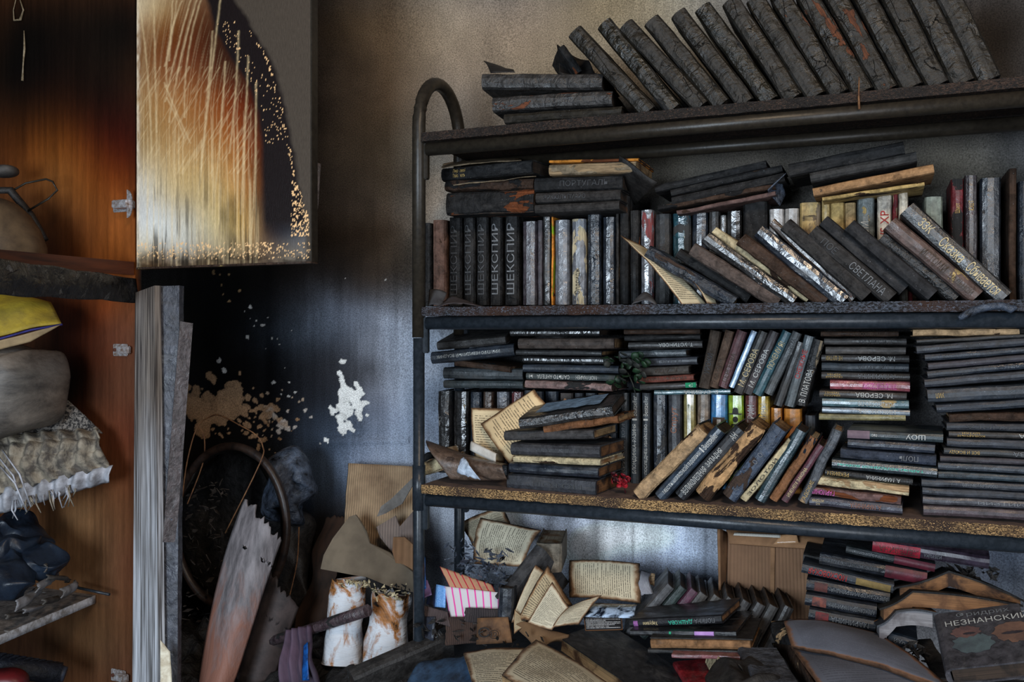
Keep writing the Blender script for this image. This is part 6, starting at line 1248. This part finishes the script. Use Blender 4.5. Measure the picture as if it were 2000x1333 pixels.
# warped veneer board
n_ = NT('warped_veneer'); tc_ = n_.n('ShaderNodeTexCoord'); sp_ = n_.n('ShaderNodeSeparateXYZ'); n_.l(tc_.outputs['UV'], sp_.inputs[0])
f_ = n_.noise(n_.coord((1, 1, .3)), 22, 5, .65, .5); g_ = n_.math('ADD', n_.math('MULTIPLY', f_, .6), n_.math('MULTIPLY', sp_.outputs[1], -.5))
c_ = n_.mix(n_.ramp(n_.noise(n_.coord((1, 1, .2)), 60, 4), .35, .65), lin((84, 80, 82)), lin((128, 122, 124))); c_ = n_.mix(n_.ramp(g_, .02, .2), c_, lin((128, 88, 74)))
n_.bump(f_, .8, .006); MVN = n_.out(c_, .6)
vb = thing('warped_veneer_board', 'curved grey and rust-red warped veneer board with splintered top standing by the split door', 'board', Matrix.Identity(4))
def torn(u, v): return 0
def vfn(sh, dz, ww):
    def fn(u, v):
        vv = v * (1 + (.05 * noise.noise(Vector((u * 7, 2, sh))) + .04 * noise.noise(Vector((u * 19, 5, sh))) - .04 * u) * (v > .8))
        xl = 385 + 60 * vv + 32 * vv ** 3 + sh; xr = 452 + 78 * vv ** .8 + 24 * vv ** 2 + sh
        x = xl + (xr - xl) * u; y = 1345 - (1345 - 975 - 70 * u) * vv + dz
        return Pw(x, y, ww + .08 * vv - .03 * math.sin(math.pi * u))
    return fn
grid('veneer_layer', vfn(0, 0, -.06), 24, 50, .004, True, MVN, vb)
grid('veneer_layer', vfn(34, 130, .0), 20, 40, .004, True, simple('dark_veneer', (64, 54, 52), (34, 30, 30), 20, .7), vb)
# burnt drum with hoop, melted lump, wires
dr = thing('burnt_drum', 'blackened drum with metal hoop standing behind the split wardrobe door', 'drum', Matrix.Identity(4))
def hoop(cx, cy, rx, ry, w, n=40, a0=0, a1=360): return [Pw(cx + rx * math.cos(math.radians(a0 + (a1 - a0) * i / n)), cy - ry * math.sin(math.radians(a0 + (a1 - a0) * i / n)), w) for i in range(n)]
obj('hoop', tube('hoop', hoop(452, 1030, 108, 158, .10, 60), .0095, 10, True), simple('burnt_brown_hoop', (48, 36, 30), (22, 18, 17), 40, .4), dr)
def shell(u, v):
    a = 2 * math.pi * u; k = 1 - .04 * v; p = Pw(452 + 104 * k * math.cos(a), 1030 - 152 * k * math.sin(a), .10 + .2 * v); return jit(p, .012, 14, 2)
grid('shell', shell, 60, 12, .004, True, M_BLACK, dr)
grid('drum_bottom', lambda u, v: jit(Pw(452 + 102 * v * math.cos(2 * math.pi * u), 1030 - 150 * v * math.sin(2 * math.pi * u), .28), .02, 12, 4), 40, 10, .004, True, M_ASH, dr)
blob('melted_plastic_lump', Pw(560,958,.20), .06, .05, .095, 'glossy melted blue-black plastic lump right of the drum hoop', 'debris', M_GLOSSB, tilt=.25, amp=.035, sc=16)
blob('charred_post', Pw(572,1110,.24), .04, .035, .15, 'charred black stump under the melted plastic lump', 'debris', M_BLACK, amp=.03, sc=16)
MWR = simple('rusty_wire', (120, 84, 52), (70, 44, 30), 80, .7)
GW = 'thin rusty wires over the drum'
for l, p in [('rusty wire arching from the split door over the drum hoop', [(356,972,.06),(366,900,.08),(385,835,.1),(410,815,.1),(430,812,.1),(470,832,.1),(500,850,.1),(513,872,.1),(508,905,.08),(440,1042,.05)]),
             ('thin bent wire beside the split door', [(366,985,.07),(395,910,.1),(400,870,.1),(396,845,.1),(388,836,.1)]),
             ('thin pale wire dangling below the charred stump', [(584,1030,.2),(580,1100,.2),(562,1180,.18),(553,1220,.16)])]:
    pts = [Pw(*q) for q in p]; sm = []
    for i in range(len(pts) - 1):
        for k in range(4):
            t = k / 4; a = pts[max(i - 1, 0)]; b = pts[i]; c = pts[i + 1]; d = pts[min(i + 2, len(pts) - 1)]
            sm.append(0.5 * ((2 * b) + (c - a) * t + (2 * a - 5 * b + 4 * c - d) * t * t + (3 * b - a - 3 * c + d) * t ** 3))
    tag(obj('rusty_wire', tube('rusty_wire', sm + [pts[-1]], .0016, 6), MWR), l, 'wire', GW)
